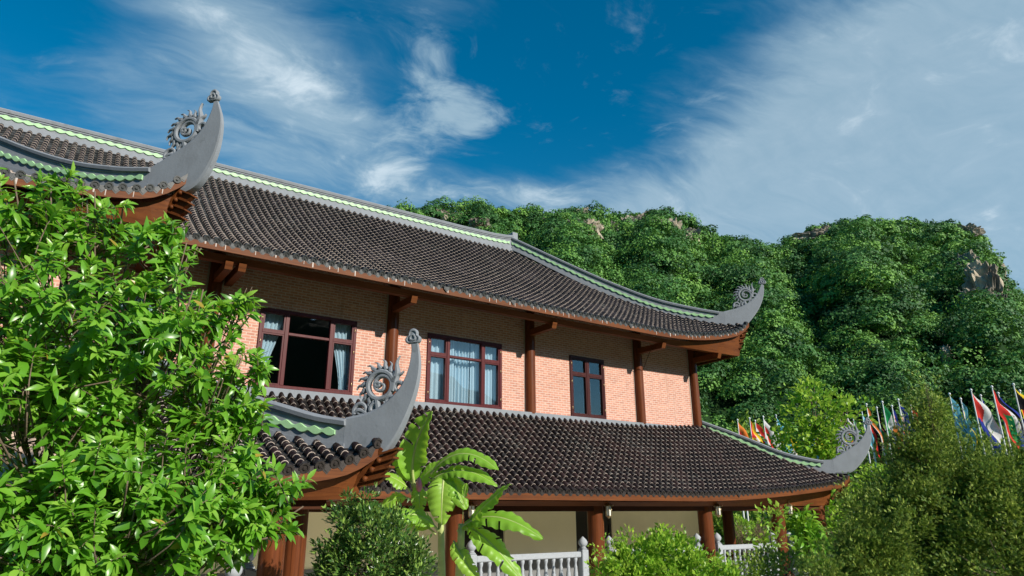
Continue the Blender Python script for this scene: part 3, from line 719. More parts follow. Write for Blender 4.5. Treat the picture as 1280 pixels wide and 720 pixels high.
# --- windows
def curtain(mb, x0, x1, z0, z1, y, waves, xb0=None, xb1=None, amp=.035, tie=None):
    nx, nz = max(10, int(waves*6)), 14; W = []
    for j in range(nz):
        t = j/(nz-1); z = z1+(z0-z1)*t
        f = t if tie is None else min(1, t/tie)
        f = f*f*(3-2*f)*.6+f*.4
        a = x0+((xb0 if xb0 is not None else x0)-x0)*f; b = x1+((xb1 if xb1 is not None else x1)-x1)*f
        for i in range(nx):
            s_ = i/(nx-1); W.append((a+(b-a)*s_, y+amp*math.sin(s_*waves*2*math.pi+.6*math.sin(s_*9)+t*.5), z))
    F = [(j*nx+i, j*nx+i+1, (j+1)*nx+i+1, (j+1)*nx+i) for j in range(nz-1) for i in range(nx-1)]
    mb.add(W, F, 0, smooth=True)
for a, b, nc, fm, cu in WINS:
    mb = MB(); y0, y1 = WY-.045, WY+.09; fw_ = .085; w = b-a
    mb.box(a, b, y0, y1, ZT-fw_, ZT, 0, .008); mb.box(a, b, y0, y1, 0, fw_, 0, .008)
    mb.box(a, a+fw_, y0+.002, y1, fw_, ZT-fw_, 0, .008); mb.box(b-fw_, b, y0+.002, y1, fw_, ZT-fw_, 0, .008)
    cuts = [a+fw_, a+w*.27, b-w*.27, b-fw_] if nc == 3 else [a+fw_, (a+b)/2, b-fw_]
    for c in cuts[1:-1]: mb.box(c-.05, c+.05, y0+.004, y1, fw_, ZT-fw_, 0, .008)
    ztr = ZT*.70
    for i in range(len(cuts)-1):
        l = cuts[i]+(.05 if i else 0); r_ = cuts[i+1]-(.05 if i < len(cuts)-2 else 0)
        mb.box(l, r_, y0+.012, y1, ztr-.035, ztr+.035, 0, .006)
        if nc == 2 or i != 1:                                        # opening sashes carry a second, slimmer frame
            for (p, q) in ((fw_, ztr-.035), (ztr+.035, ZT-fw_)):
                mb.box(l, l+.04, y0+.02, y1-.01, p, q); mb.box(r_-.04, r_, y0+.02, y1-.01, p, q)
                mb.box(l+.04, r_-.04, y0+.021, y1-.01, p, p+.035); mb.box(l+.04, r_-.04, y0+.021, y1-.01, q-.035, q)
    # hinges
    win = mb.build('window', M[fm], BLD)
    mb = MB(); mb.box(a+.04, b-.04, WY+.035, WY+.043, .04, ZT-.04); mb.build('pane', M['glass'], win)
    CU = {1: [(a+.06, a+w*.27, .0, ZT-.03, WY+.22, 5, a+.02, a+w*.10, .03, .95), (b-w*.25, b-.06, .0, ZT-.03, WY+.22, 5, b-.30, b-.05, .03, .9)],
          0: [(a+.05, a+w*.40, .03, ZT-.03, WY+.22, 7), (a+w*.40, a+w*.62, .03, ZT-.03, WY+.30, 5, None, None, .06), (a+w*.62, b-.05, .03, ZT-.03, WY+.22, 7)],
          3: [(a+w*.50, a+w*.70, .03, ZT-.03, WY+.22, 4)],
          2: [(a+.05, a+w*.45, .03, ZT-.03, WY+.22, 8), (b-w*.4, b-.05, .03, ZT-.03, WY+.22, 7, b-.3, b-.05)]}[cu]
    for args in CU:
        mb = MB(); curtain(mb, *args); mb.build('curtain', M['curtain'], win)
    for c, sg in ((a+.055, 1), (b-.055, -1)):
        for z in (.28, 1.15, 1.75):
            mb = MB(); mb.lathe((c, y0-.006, z), [(.008, -.045), (.011, -.04), (.011, .04), (.008, .045)], 6); mb.build('hinge', M['brass'], win)
# --- columns
def column_mesh(r, z0, z1, taper=.96):
    return [(r*1.0, z0), (r, z0+.02), (r*1.0, z0+(z1-z0)*.35), (r*taper, z1-.02), (r*taper, z1)]
for X in (-9.6, -4.8, 0, 4.8, 9.6, 12.52):
    mb = MB(); mb.lathe((X, 0, 0), column_mesh(.17, -.06, 3.2), 24); mb.build('column', M['colm'], BLD)
    # bracket: a squared beam end reaching out under the eave
    offs = (-.02,) if X > -4 else (.0, .30)
    for dx in offs:
        mb = MB()
        W = []
        for y, hh in ((WY, .10), (-1.2, .10), (-1.32, .10), (-1.37, .088)):
            for sx, sz in ((-1, -1), (1, -1), (1, 1), (-1, 1)): W.append((X+dx+sx*.085, y+(.07 if sz < 0 and y < -1 else 0), 2.525+sz*hh-.05*min(0, y+.9)*-1))
        F = []
        for i in range(3):
            for j in range(4): F.append((i*4+j, i*4+(j+1) % 4, (i+1)*4+(j+1) % 4, (i+1)*4+j))
        F += [(0, 1, 2, 3), (15, 14, 13, 12)]
        mb.add(W, F)
        mb.build('bracket', M['wood'], BLD)
# hip brackets at the corners
for (cx_, cy_, dx, dy, z) in ((12.52, 0, 1, -1, 2.72), (-7.95, -1.56, .63, -.777, 2.62)):
    d = unit((dx, dy, 0)); nrm = np.array([d[1], -d[0], 0]); mb = MB()
    for k, (L, zz, hh) in enumerate(((1.35, -.04, .12),)):
        W = []
        for s_, h2 in ((0, hh), (L*.8, hh), (L*.93, hh*.8), (L, hh*.35)):
            for a_, b_ in ((-1, -1), (1, -1), (1, 1), (-1, 1)): W.append(np.array([cx_, cy_, z+zz+.12*s_])+d*s_+nrm*a_*.09+np.array([0, 0, b_*h2+(hh-h2)*.6]))
        F = []
        for i in range(3):
            for j in range(4): F.append((i*4+j, i*4+(j+1) % 4, (i+1)*4+(j+1) % 4, (i+1)*4+j))
        F += [(0, 1, 2, 3), (15, 14, 13, 12)]; mb.add(W, F)
    mb.build('corner_bracket', M['wood'], BLD)
# carved, feathered bracket ends under each upturned corner
def carved_bracket(P0, D, t, b, ot, ob):
    D = unit(D); D3 = np.array([*D, 0.]); Nn = np.array([D[1], -D[0], 0.]); up = np.array([0, 0, 1.])
    def Q(s_, z, o_=0): q = np.array([*P0, 0.])+D3*s_+Nn*o_; q[2] = z; return q
    t, b, ot, ob = (np.array(x, float) for x in (t, b, ot, ob)); mb = MB()
    def slab(poly, h):
        k = len(poly); W = [Q(*p, h) for p in poly]+[Q(*p, -h) for p in poly]
        mb.add(W, [tuple(range(k)), tuple(range(k, 2*k))[::-1]]+[(j, j+k, (j+1) % k+k, (j+1) % k) for j in range(k)])
    n_ = 4; outer = []
    for k in range(n_):
        a = ot+(ob-ot)*k/n_; c = ot+(ob-ot)*(k+1)/n_; w = (a-t-(b-t)*k/n_)
        outer += [a+w*.10, a*.55+c*.45-w*.02+w*.06, c-w*.14]
    slab([t]+[tuple(p) for p in outer]+[b], .05)                                    # the feathered plate
    e = unit(b-t); nn = np.array([-e[1], e[0]]); nn = nn if nn@(ot-t) > 0 else -nn
    slab([t-e*.06-nn*.01, t-e*.06+nn*.045, b+e*.03+nn*.045, b+e*.03-nn*.03], .11)   # the sloping edge board
    for k in range(n_):                                                             # ledges
        a = ot+(ob-ot)*(k+.02)/n_; i0 = t+(b-t)*(k+.30)/n_
        slab([i0, a+(a-i0)*.12, a+(a-i0)*.12+np.array([0, -.03]), i0+np.array([0, -.035])], .10)
        if k < 3:
            c = Q(*(t+(b-t)*(k+.65)/n_+nn*.09), .085); aa = np.arange(8)*np.pi/4; W = []
            for r_, o_ in ((.045, -.03), (.05, .0), (.04, .03), (.015, .045)): W += [c+Nn*o_+r_*(np.cos(x)*D3+np.sin(x)*up) for x in aa]
            mb.add(W, [(i*8+j, i*8+(j+1) % 8, (i+1)*8+(j+1) % 8, (i+1)*8+j) for i in range(3) for j in range(8)]+[tuple(24+j for j in range(8))], 0, smooth=True)
    mb.build('carved_bracket', M['wood'], BLD)
carved_bracket((-3.3, -7.25), (4.7, -5.8), (-.08, -2.06), (-.52, -2.60), (.20, -2.02), (-.08, -2.56))
carved_bracket((-6.1, -3.4), (4.7, -5.8), (-.20, 3.28), (-.52, 2.70), (.07, 3.10), (-.14, 2.48))
carved_bracket((14.1, -1.6), (1, -1), (-.33, 3.62), (-.75, 2.82), (-.12, 3.60), (-.48, 2.76))
carved_bracket((16.2, -3.5), (1, -1), (-.25, -1.98), (-.70, -2.55), (.0, -1.95), (-.35, -2.55))
# --- ground storey
GY = -2.7; FZ = -5.0
mb = MB(); mb.box(-8, 3.86-1.9, .02, .25, GZ, -.3) if False else None
for a, b, z0, z1 in ((-12, 1.95, GZ, -.31), (1.95, 3.84, GZ, -4.42), (1.95, 3.84, -2.55, -.31), (3.84, 6.51, GZ, -.31), (6.51, 8.02, -2.55, -.31), (8.02, 12.2, GZ, -.31)):
    mb.box(a, b, .02, .27, z0, z1)
mb.box(11.95, 12.2, .27, 10, GZ, -.31)
mb.build('ground_wall', M['cream'], BLD)
mb = MB(); mb.box(-8, 6.5, -.015, .03, FZ, -4.25); mb.box(8.03, 12.215, -.015, .03, FZ, -4.25); mb.build('dado', M['dado'], BLD)
mb = MB(); mb.box(-14, 15.9, -3.1, .018, GZ-.2, FZ); mb.box(12.203, 15.9, .018, 12, GZ-.2, FZ); mb.box(-14, -3.7, -7.0, -3.103, GZ-.2, FZ)
mb.build('gallery_floor', M['floor'], BLD)
mb = MB(); mb.box(-7.9, 15.0, -2.56, .0, -2.56, -2.50); mb.build('bounce_ceiling', M['cream'], BLD)  # unseen cream ceiling, added to bounce floor light onto the ground wall
mb = MB(); mb.box(1.95, 3.84, .10, .16, -4.42, -2.55)
for x in (2.0, 2.88, 3.76): mb.box(x-.04, x+.04, .07, .10, -4.42, -2.55)
mb.build('ground_window', M['darkdoor'], BLD)
mb = MB(); mb.box(6.51, 8.02, .10, .16, FZ, -2.55)
for x in (6.56, 7.26, 7.97): mb.box(x-.045, x+.045, .06, .10, FZ, -2.55)
for z in (-4.2, -3.3): mb.box(6.6, 7.93, .075, .10, z-.05, z+.05)
mb.build('door', M['darkdoor'], BLD)
mb = MB(); mb.box(-8.0, 15.5, -2.84, -2.58, -2.95, -2.60, 0, .01); mb.box(15.13, 15.39, -2.575, 12, -2.95, -2.60, 0, .01); mb.box(-14, -4.0, -6.72, -6.46, -2.92, -2.62, 0, .01); mb.box(-4.25, -3.99, -6.455, -2.85, -2.92, -2.62, 0, .01)
mb.build('lintel_beam', M['beam'], BLD)
for (X, Y, r) in ((.6, GY, .225), (4.93, GY, .225), (9.32, GY, .225), (12.9, GY, .225), (15.25, GY, .225), (15.25, 1.2, .225), (15.25, 5, .225), (-4.72, -6.6, .185), (-4.12, -5.75, .185), (-9.2, -6.6, .185)):
    mb = MB(); mb.lathe((X, Y, 0), [(r*1.35, FZ-.002), (r*1.4, FZ+.10), (r*1.15, FZ+.16), (r*1.02, FZ+.165), (r, FZ+.4), (r*.97, -2.9), (r*.97, -2.4)], 26); mb.build('column', M['colm'], BLD)

# ------------------------------------------------------------------ stone balustrades (one thing per run)
def balustrade(p, q, label):
    p, q = np.array([*p, FZ]), np.array([*q, FZ]); L = np.linalg.norm(q-p); d = (q-p)/L
    o = empty('stone_balustrade', p, label, 'balustrade', 'stone balustrades round the gallery')
    ang = math.atan2(d[1], d[0])
    def bx(mb, s0, s1, w, z0, z1, bev=.012):
        k = len(mb.v); mb.box(s0, s1, -w, w, z0, z1, 0, bev); V = mb.v[k]
        c, s_ = math.cos(ang), math.sin(ang)
        mb.v[k] = np.stack([p[0]+V[:, 0]*c-V[:, 1]*s_, p[1]+V[:, 0]*s_+V[:, 1]*c, FZ+V[:, 2]], 1)
    mb = MB(); bx(mb, .11, L-.11, .07, .92, 1.06, .02); mb.build('top_rail', M['granite'], o)
    mb = MB(); bx(mb, .11, L-.11, .08, .04, .18, .015); mb.build('base_rail', M['granite'], o)
    for s_ in (0, L):
        mb = MB(); bx(mb, s_-.105, s_+.105, .105, 0, 1.10, .015); bx(mb, s_-.085, s_+.085, .085, 1.102, 1.13, .01)
        post = mb.build('post', M['granite'], o); c = p+d*s_
        mb = MB(); mb.lathe((c[0], c[1], FZ+1.13), [(.06, 0), (.095, .015), (.06, .04), (.085, .06), (.115, .11), (.115, .16), (.09, .21), (.055, .25), (.02, .285), (.004, .295)], 16)
        V = mb.v[0]; aa = np.arctan2(V[:, 1]-c[1], V[:, 0]-c[0]); hh = np.clip((V[:, 2]-FZ-1.19)/.1, 0, 1)
        k_ = 1+.09*np.cos(aa*8)*hh; V[:, 0] = c[0]+(V[:, 0]-c[0])*k_; V[:, 1] = c[1]+(V[:, 1]-c[1])*k_
        mb.build('lotus_bud', M['granite'], post)
    n_ = max(2, int(round((L-.3)/.235)))
    proto = None
    for i in range(n_):
        s_ = .15+(L-.3)*(i+.5)/n_; c = p+d*s_
        if proto is None:
            mb = MB(); mb.lathe((c[0], c[1], FZ), [(.055, .18), (.055, .25), (.035, .27), (.05, .33), (.062, .44), (.055, .56), (.036, .66), (.05, .70), (.036, .73), (.032, .80), (.052, .86), (.055, .92)], 10)
            proto = mb.build('baluster', M['granite'], o); c0 = c
        else:
            b = proto.copy(); COL.objects.link(b); b.location = tuple(c-c0)
    return o
balustrade((1.05, GY), (4.46, GY), 'grey granite balustrade behind the banana plant, left of the lantern column')
balustrade((5.38, GY), (8.87, GY), 'grey granite balustrade mostly hidden behind the round bright green bush')
balustrade((9.78, GY), (12.45, GY), 'grey granite balustrade with bare brown twigs growing over its rail')
balustrade((13.36, GY), (14.80, GY), 'short granite balustrade beside the corner column, half covered by leaves')
balustrade((-8.75, -6.6), (-5.22, -6.6), 'grey granite balustrade behind the big leafy tree, one lotus bud post showing')
balustrade((-4.12, -5.25), (-4.12, -3.15), 'grey granite balustrade running back behind the dark shrub')

# ------------------------------------------------------------------ hanging lanterns
def lantern(x, y, z, label):
    o = empty('hanging_lantern', (x, y, z), label, 'lantern', 'brass lanterns hanging under the gallery eave')
    mb = MB(); mb.tube([(x, y, z), (x, y, z-.12)], .008, 5)
    mb.lathe((x, y, z-.20), [(.01, .08), (.03, .07), (.09, .02), (.10, 0), (.085, -.005)], 6, 0, False)
    mb.lathe((x, y, z-.46), [(.02, -.05), (.035, -.03), (.07, 0), (.085, .012), (.08, .02)], 6, 0, False)
    for k in range(6):
        a = k*math.pi/3; c, s_ = math.cos(a), math.sin(a)
        mb.tube([(x+.085*c, y+.085*s_, z-.20), (x+.075*c, y+.075*s_, z-.45)], .010, 4)
        mb.tube([(x+.10*c, y+.10*s_, z-.20), (x+.14*c, y+.14*s_, z-.19), (x+.145*c, y+.145*s_, z-.16)], .008, 4)
    mb.build('frame', M['brass'], o)
    mb = MB(); mb.lathe((x, y, z-.44), [(.066, 0), (.076, .235)], 6, 0, False); mb.build('glass_shade', M['lamp_glass'], o)
lantern(.85, -3.02, -2.62, 'brass hanging lantern partly hidden by the banana leaves')
lantern(5.12, -3.02, -2.62, 'brass hanging lantern between the two cream wall panels')
lantern(9.55, -3.02, -2.62, 'brass hanging lantern beside the column at the end of the cream wall')
lantern(13.15, -3.02, -2.60, 'brass hanging lantern beside the last column but one of the gallery')
mb = MB(); mb.tube([(9.42, -.95, 2.55), (9.5, -.6, 2.2), (9.62, -.25, 1.85)], .012, 5); tag(mb.build('dangling_wire', M['twig']), 'thin brown wire dangling from a bracket under the upper eave', 'wire')

# ------------------------------------------------------------------ foliage tools
def frames(d, up=None, roll=.5):
    d = d/np.linalg.norm(d, axis=1)[:, None]
    ref = np.tile([0, 0, 1.], (len(d), 1)) if up is None else up
    ref = ref+rng.normal(0, roll, ref.shape)
    s_ = np.cross(d, ref); s_ /= np.linalg.norm(s_, axis=1)[:, None]+1e-9
    return s_, d, np.cross(s_, d)
def leaves(name, pos, d, size, tpl, mat, parent=None, up=None, roll=.5, wid=None, rnd=None, smooth=False):
    T, F = tpl; s_, d, n_ = frames(d, up, roll); k = len(T)
    size = np.broadcast_to(size, (len(pos),)); w = size if wid is None else size*wid
    V = pos[:, None]+w[:, None, None]*T[None, :, 0:1]*s_[:, None]+size[:, None, None]*(T[None, :, 1:2]*d[:, None]+T[None, :, 2:3]*n_[:, None])
    FF = (F[None]+(np.arange(len(pos))*k)[:, None, None]).reshape(-1, F.shape[1])
    rr = rng.random(len(pos)) if rnd is None else rnd
    me = fast_mesh(name, V.reshape(-1, 3), FF, np.repeat(rr, k), mat, smooth)
    return link(name, me, parent)
def broad_tpl(w=.2, droop=.28, fold=.05):
    ys = np.array([0, .10, .32, .6, .84, 1.0]); ws = np.array([.015, .35, .92, 1., .52, .01])*w
    T = []
    for y, a in zip(ys, ws):
        z = -droop*y*y
        T += [(-a, y, z+fold*a/w), (0, y, z), (a, y, z+fold*a/w)]
    F = []
    for i in range(5):
        b = i*3
        for j in (0, 1): F += [(b+j, b+j+1, b+3+j+1), (b+j, b+3+j+1, b+3+j)]
    return np.array(T), np.array(F)
def diamond_tpl(w=.3, fold=.08, droop=.1):
    T = np.array([(0, 0, 0), (-w, .45, fold), (0, .5, 0), (w, .45, fold), (0, 1, -droop)])
    return T, np.array([(0, 2, 1), (0, 3, 2), (1, 2, 4), (2, 3, 4)])
def spray_tpl():
    T, F = [], []
    for k, (a, L) in enumerate(((0, 1), (.45, .8), (-.45, .8), (.9, .55), (-.9, .55), (.2, .9), (-.25, .92))):
        c, s_ = math.cos(a), math.sin(a); b = len(T); y0 = .12*k/7
        z = .10*((k*5) % 3-1)
        T += [(0, y0, 0), (L*s_*.55-.045*c, y0+L*c*.55+.045*s_, z*.6), (L*s_, y0+L*c*.9, z-.08), (L*s_*.55+.045*c, y0+L*c*.55-.045*s_, z*.6+.02)]
        F += [(b, b+3, b+2), (b, b+2, b+1)]
    return np.array(T, float), np.array(F)
def sph(n): v = rng.normal(size=(n, 3)); return v/np.linalg.norm(v, axis=1)[:, None]
def lumpy(d, seed, amp=.25):
    r_ = np.random.default_rng(seed); s_ = np.zeros(len(d))
    for k in range(7):
        a = r_.normal(size=3)*(1.5+.8*k); s_ += np.sin(d@a+r_.random()*6.28)/(1+.35*k)
    return 1+amp*s_/2.2
def px_lobe(px, py, rp, dep): return at(px, py, dep), rp/FPX*dep

def branches(mb, root, lobes, r0, kids=10, seed=0, twigr=.006):
    r_ = np.random.default_rng(seed)
    for c, rad in lobes:
        r0_ = r0; r0 = min(r0, rad*.09); mid = root*.45+c*.55+r_.normal(0, .12, 3)*rad; mid[2] = min(mid[2], c[2])
        P = np.array([root, root*.7+mid*.3+r_.normal(0, .05, 3)*rad, mid, c]); P = smooth_pts(P, 10, 2)
        mb.tube(P, np.linspace(r0, r0*.35, 10), 6)
        for k in range(kids):
            d = sph(1)[0]; d[2] = abs(d[2])*.7; t = P[r_.integers(5, 10)]; e = c+d*rad*(.75+.3*r_.random())
            Q = smooth_pts([t, t*.5+e*.5+np.array([0, 0, -.08*rad]), e], 7, 1); mb.tube(Q, np.linspace(r0*.3, min(twigr, r0*.2), 7), 5)
        r0 = r0_

# --- the big leafy tree in front of the wing
def leafy_tree():
    rt = at(70, 980, 5.6); rt[2] = GZ
    o = empty('leafy_tree', rt, 'large bright green leafy tree filling the left foreground before the wing', 'tree')
    L = [(60, 420, 180, 5.3, 130), (60, 600, 165, 5.0, 130), (180, 480, 128, 5.6, 100), (250, 635, 108, 5.2, 92), (150, 660, 130, 4.8, 95), (200, 388, 80, 5.7, 34), (278, 395, 48, 5.9, 10), (305, 372, 22, 5.9, 3),
         (203, 318, 46, 5.8, 13), (212, 285, 20, 5.8, 3), (110, 290, 72, 5.7, 26), (30, 275, 72, 5.5, 26), (262, 500, 62, 5.5, 24), (316, 458, 26, 5.6, 5), (300, 515, 34, 5.5, 9), (-5, 400, 80, 5.4, 30), (325, 640, 54, 5.3, 22), (-60, 500, 200, 5.2, 80), (60, 700, 120, 4.6, 55), (82, 232, 26, 5.7, 5), (345, 605, 38, 5.4, 10), (300, 560, 34, 5.4, 7)]
    lob = [px_lobe(*l[:4]) for l in L]
    mb = MB(); fork = rt+np.array([0.05, 0, 1.0])
    mb.tube(smooth_pts([rt, rt+np.array([.04, .03, .5]), fork], 8, 1), np.linspace(.13, .09, 8), 10)
    branches(mb, fork, [l for l in lob], .035, 5, 5)
    pos, dr, up, wh, age = [], [], [], [], []
    for (c, rad), l in zip(lob, L):
        for k in range(l[4]):
            d = sph(1)[0]; d[2] = d[2]*.8+.12; f = .45+.57*rng.random()**.6
            tip = c+d*rad*f*lumpy(d[None], abs(l[0]), .22)[0]
            sd = unit(d*.9+np.array([0, 0, .5])+rng.normal(0, .35, 3)-SUN*.15); ln = .20+.16*rng.random()
            b = tip-sd*ln
            mb.tube(smooth_pts([b-sd*.25*rad+(c-b)*.25, b, tip], 5, 1), np.linspace(.007, .003, 5), 4)
            n_ = rng.integers(17, 27); t = np.sort(rng.random(n_))**.6; ph = np.arange(n_)*2.4+rng.random()*6
            e1 = unit(np.cross(sd, [.3, .2, 1])); e2 = np.cross(sd, e1)
            tilt = np.interp(t, [0, 1], [1.5, .55])+rng.normal(0, .2, n_)
            dd = np.cos(tilt)[:, None]*sd+np.sin(tilt)[:, None]*(np.cos(ph)[:, None]*e1+np.sin(ph)[:, None]*e2)
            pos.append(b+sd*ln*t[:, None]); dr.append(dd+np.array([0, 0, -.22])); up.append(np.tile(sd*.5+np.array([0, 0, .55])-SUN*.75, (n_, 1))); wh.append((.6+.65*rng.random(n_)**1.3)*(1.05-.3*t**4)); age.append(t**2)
    pos, dr, up, wh, age = (np.concatenate(a) for a in (pos, dr, up, wh, age))
    mb.build('trunk', M['bark'], o)
    tips, own = [], None
    T0 = [broad_tpl(.165, dr_, .05) for dr_ in (.12, .34, .62)]; pick = rng.integers(0, 3, len(pos))
    V_, F_ = T0[0]; Ts = np.stack([t[0] for t in T0])[pick]
    s_, d_, n_ = frames(dr, up, .38); size = (.122*wh)[:, None, None]; tw = rng.normal(0, .22, len(pos))[:, None]
    x = Ts[:, :, 0]; y = Ts[:, :, 1]; z = Ts[:, :, 2]+x*y*tw*2.5; x = x*(.8+.5*rng.random((len(pos), 1)))+.12*rng.normal(size=(len(pos), 1))*y*y
    V3 = pos[:, None]+size*(x[..., None]*s_[:, None]+y[..., None]*d_[:, None]+z[..., None]*n_[:, None])
    k = V3.shape[1]; FF = (F_[None]+(np.arange(len(pos))*k)[:, None, None]).reshape(-1, 3)
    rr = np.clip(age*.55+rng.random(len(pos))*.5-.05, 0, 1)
    old = rng.random(len(pos)) < .012; rr[old] = 1.35
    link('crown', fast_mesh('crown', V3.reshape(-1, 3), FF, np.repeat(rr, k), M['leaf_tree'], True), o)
leafy_tree()

# --- bushes and trees made of lobes
def lobed_plant(name, label, cat, lob, n, tpl, size, mat, root=None, trunk_r=.05, group=None, inner=.5, upw=.35, roll=.6, amp=.25, bark='twig', outw=1.0, per=None, seed=1, svar=.5, tuft=None):
    c0 = np.mean([c for c, r_ in lob], axis=0)
    if root is None: root = np.array([c0[0], c0[1], GZ])
    o = empty(name, root, label, cat, group)
    mb = MB(); zt = min(c[2]-r_*.5 for c, r_ in lob); fork = np.array([root[0], root[1], max(root[2]+.15, min(zt, root[2]+4))])
    mb.tube([root, (root+fork)/2, fork], [trunk_r*1.2, trunk_r, trunk_r*.8], 8)
    branches(mb, fork, lob, trunk_r*.6, 6, seed, trunk_r*.08)
    mb.build('trunk', M[bark], o)
    tot = sum(r_*r_ for c, r_ in lob); pos, dr = [], []
    for i, (c, r_) in enumerate(lob):
        k = int(n*r_*r_/tot)
        if tuft:                                             # leaves gathered into tufts at the ends of twigs
            m_ = max(3, int(k/tuft[0])); dc = sph(m_); fc = inner+(1-inner)*rng.random(m_)**.5
            cc = c+dc*(r_*fc*lumpy(dc, seed*31+i, amp))[:, None]; w_ = rng.integers(0, m_, k); sz_ = tuft[1]*(.6+.8*rng.random(m_))
            ax = unit(dc[0]) if False else dc*.7+np.array([0, 0, upw]); ax = ax/np.linalg.norm(ax, axis=1)[:, None]
            dl = sph(k); fl_ = rng.random(k)**.5; o_ = dl*(sz_[w_]*fl_)[:, None]; o_ += ax[w_]*((o_*ax[w_]).sum(1)*.9+sz_[w_]*.3)[:, None]
            pos.append(cc[w_]+o_); dr.append(dl*.75+ax[w_]*.8+rng.normal(0, .3, (k, 3))); continue
        d = sph(k); f = inner+(1-inner)*rng.random(k)**.5
        pos.append(c+d*(r_*f*lumpy(d, seed*31+i, amp))[:, None]*np.array([1, 1, .95])); dr.append(d*outw+rng.normal(0, .45, (k, 3))+np.array([0, 0, upw]))
    pos, dr = np.concatenate(pos), np.concatenate(dr)
    ok = pos[:, 2] > GZ+.02; pos, dr = pos[ok], dr[ok]
    # clumpiness: drop leaves in random pockets so that gaps show
    q = np.sin(pos@rng.normal(size=3)*5/(np.mean([r_ for c, r_ in lob])+.2))+np.sin(pos@rng.normal(size=3)*9/(np.mean([r_ for c, r_ in lob])+.2))
    ok = q+rng.normal(0, .5, len(q)) > -1.25; pos, dr = pos[ok], dr[ok]
    leaves('crown', pos, dr, size*(1-svar/2+svar*rng.random(len(pos))), tpl, M[mat], o, None, roll)
    return o
DIA = diamond_tpl(.3, .08, .1); NARROW = diamond_tpl(.19, .06, .12); SPR = spray_tpl()
PL = px_lobe
lobed_plant('shrub', 'dense dark green shrub with tiny leaves below the wing roof corner', 'shrub',
            [PL(455, 662, 26, 8.6), PL(428, 692, 27, 8.4), PL(496, 692, 28, 8.5), PL(465, 720, 55, 8.2), PL(440, 640, 14, 8.8), PL(460, 630, 10, 8.8), PL(430, 655, 13, 8.7), PL(512, 728, 28, 8.4), PL(415, 728, 26, 8.3), PL(488, 658, 11, 8.6), PL(518, 695, 11, 8.5), PL(404, 694, 9, 8.4)], 17000, NARROW, .070, 'leaf_dark', inner=.45, upw=.7, amp=.4, seed=3, tuft=(42, .085))
lobed_plant('round_bush', 'round clipped bright green bush before the granite balustrade', 'bush',
            [PL(825, 724, 54, 12.5), PL(780, 732, 38, 12.2), PL(872, 737, 44, 12.3), PL(840, 703, 30, 12.7), PL(800, 708, 28, 12.5), PL(900, 750, 34, 12.2)], 15000, DIA, .090, 'leaf_round', inner=.6, upw=.7, amp=.18, seed=4, tuft=(26, .09))
lobed_plant('low_bush', 'loose bush of small mixed leaves under the twig covered balustrade', 'bush',
            [PL(945, 725, 34, 14), PL(985, 715, 30, 14.5), PL(920, 735, 30, 14), PL(960, 705, 20, 15)], 3200, DIA, .085, 'leaf_mid', inner=.5, amp=.35, seed=5)
lobed_plant('sapling', 'slender pale green sapling before the dark gallery column', 'sapling',
            [PL(962, 650, 17, 19), PL(950, 668, 14, 19), PL(975, 640, 12, 19), PL(958, 690, 20, 18.8), PL(975, 675, 14, 19)], 300, DIA, .17, 'leaf_round', inner=.2, amp=.4, seed=6, trunk_r=.025)
lobed_plant('broadleaf_shrub', 'shrub with long drooping leaves between the last two gallery columns', 'shrub',
            [PL(1005, 655, 18, 23), PL(1012, 676, 20, 22.5), PL(995, 668, 13, 23), PL(1020, 690, 16, 22)], 620, broad_tpl(.16, .5, .04), .34, 'leaf_tree', inner=.3, upw=-.1, amp=.3, seed=8)
# bare twiggy shrub
rt = at(940, 700, 29.5); rt[2] = GZ; o = empty('bare_shrub', rt, 'leafless brown twiggy shrub seen above the balustrade rail', 'shrub')
mb = MB()
for k in range(46):
    e = at(912+56*rng.random(), 643+24*rng.random(), 29+1.2*rng.random()); b = rt+rng.normal(0, .1, 3)*np.array([1, 1, 0]); mid = (b*.45+e*.55)+rng.normal(0, .14, 3)
    mb.tube(smooth_pts([b, mid, e], 7, 1), np.linspace(.020, .006, 7), 4)
    for q in range(3): mb.tube([mid, mid+(e-mid)*.6+rng.normal(0, .2, 3)], [.009, .004], 4)
mb.build('twigs', M['dead'], o)
rt = at(757, 800, 16); rt[2] = GZ; o = empty('bare_shrub', rt, 'sparse twiggy shrub with few leaves before the lantern column', 'shrub')
mb = MB(); P_, D_ = [], []
for k in range(22):
    e = at(742+38*rng.random(), 672+22*rng.random(), 16+.5*rng.random()); mid = (rt*.45+e*.55)+rng.normal(0, .08, 3)
    mb.tube(smooth_pts([rt, mid, e], 7, 1), np.linspace(.010, .003, 7), 4)
    for q in range(9 if k % 2 else 2): P_.append(e+rng.normal(0, .06, 3)); D_.append(rng.normal(0, 1, 3)+[0, 0, .5])
mb.build('twigs', M['dead'], o)
leaves('foliage', np.array(P_), np.array(D_), .09, DIA, M['leaf_round'], o)

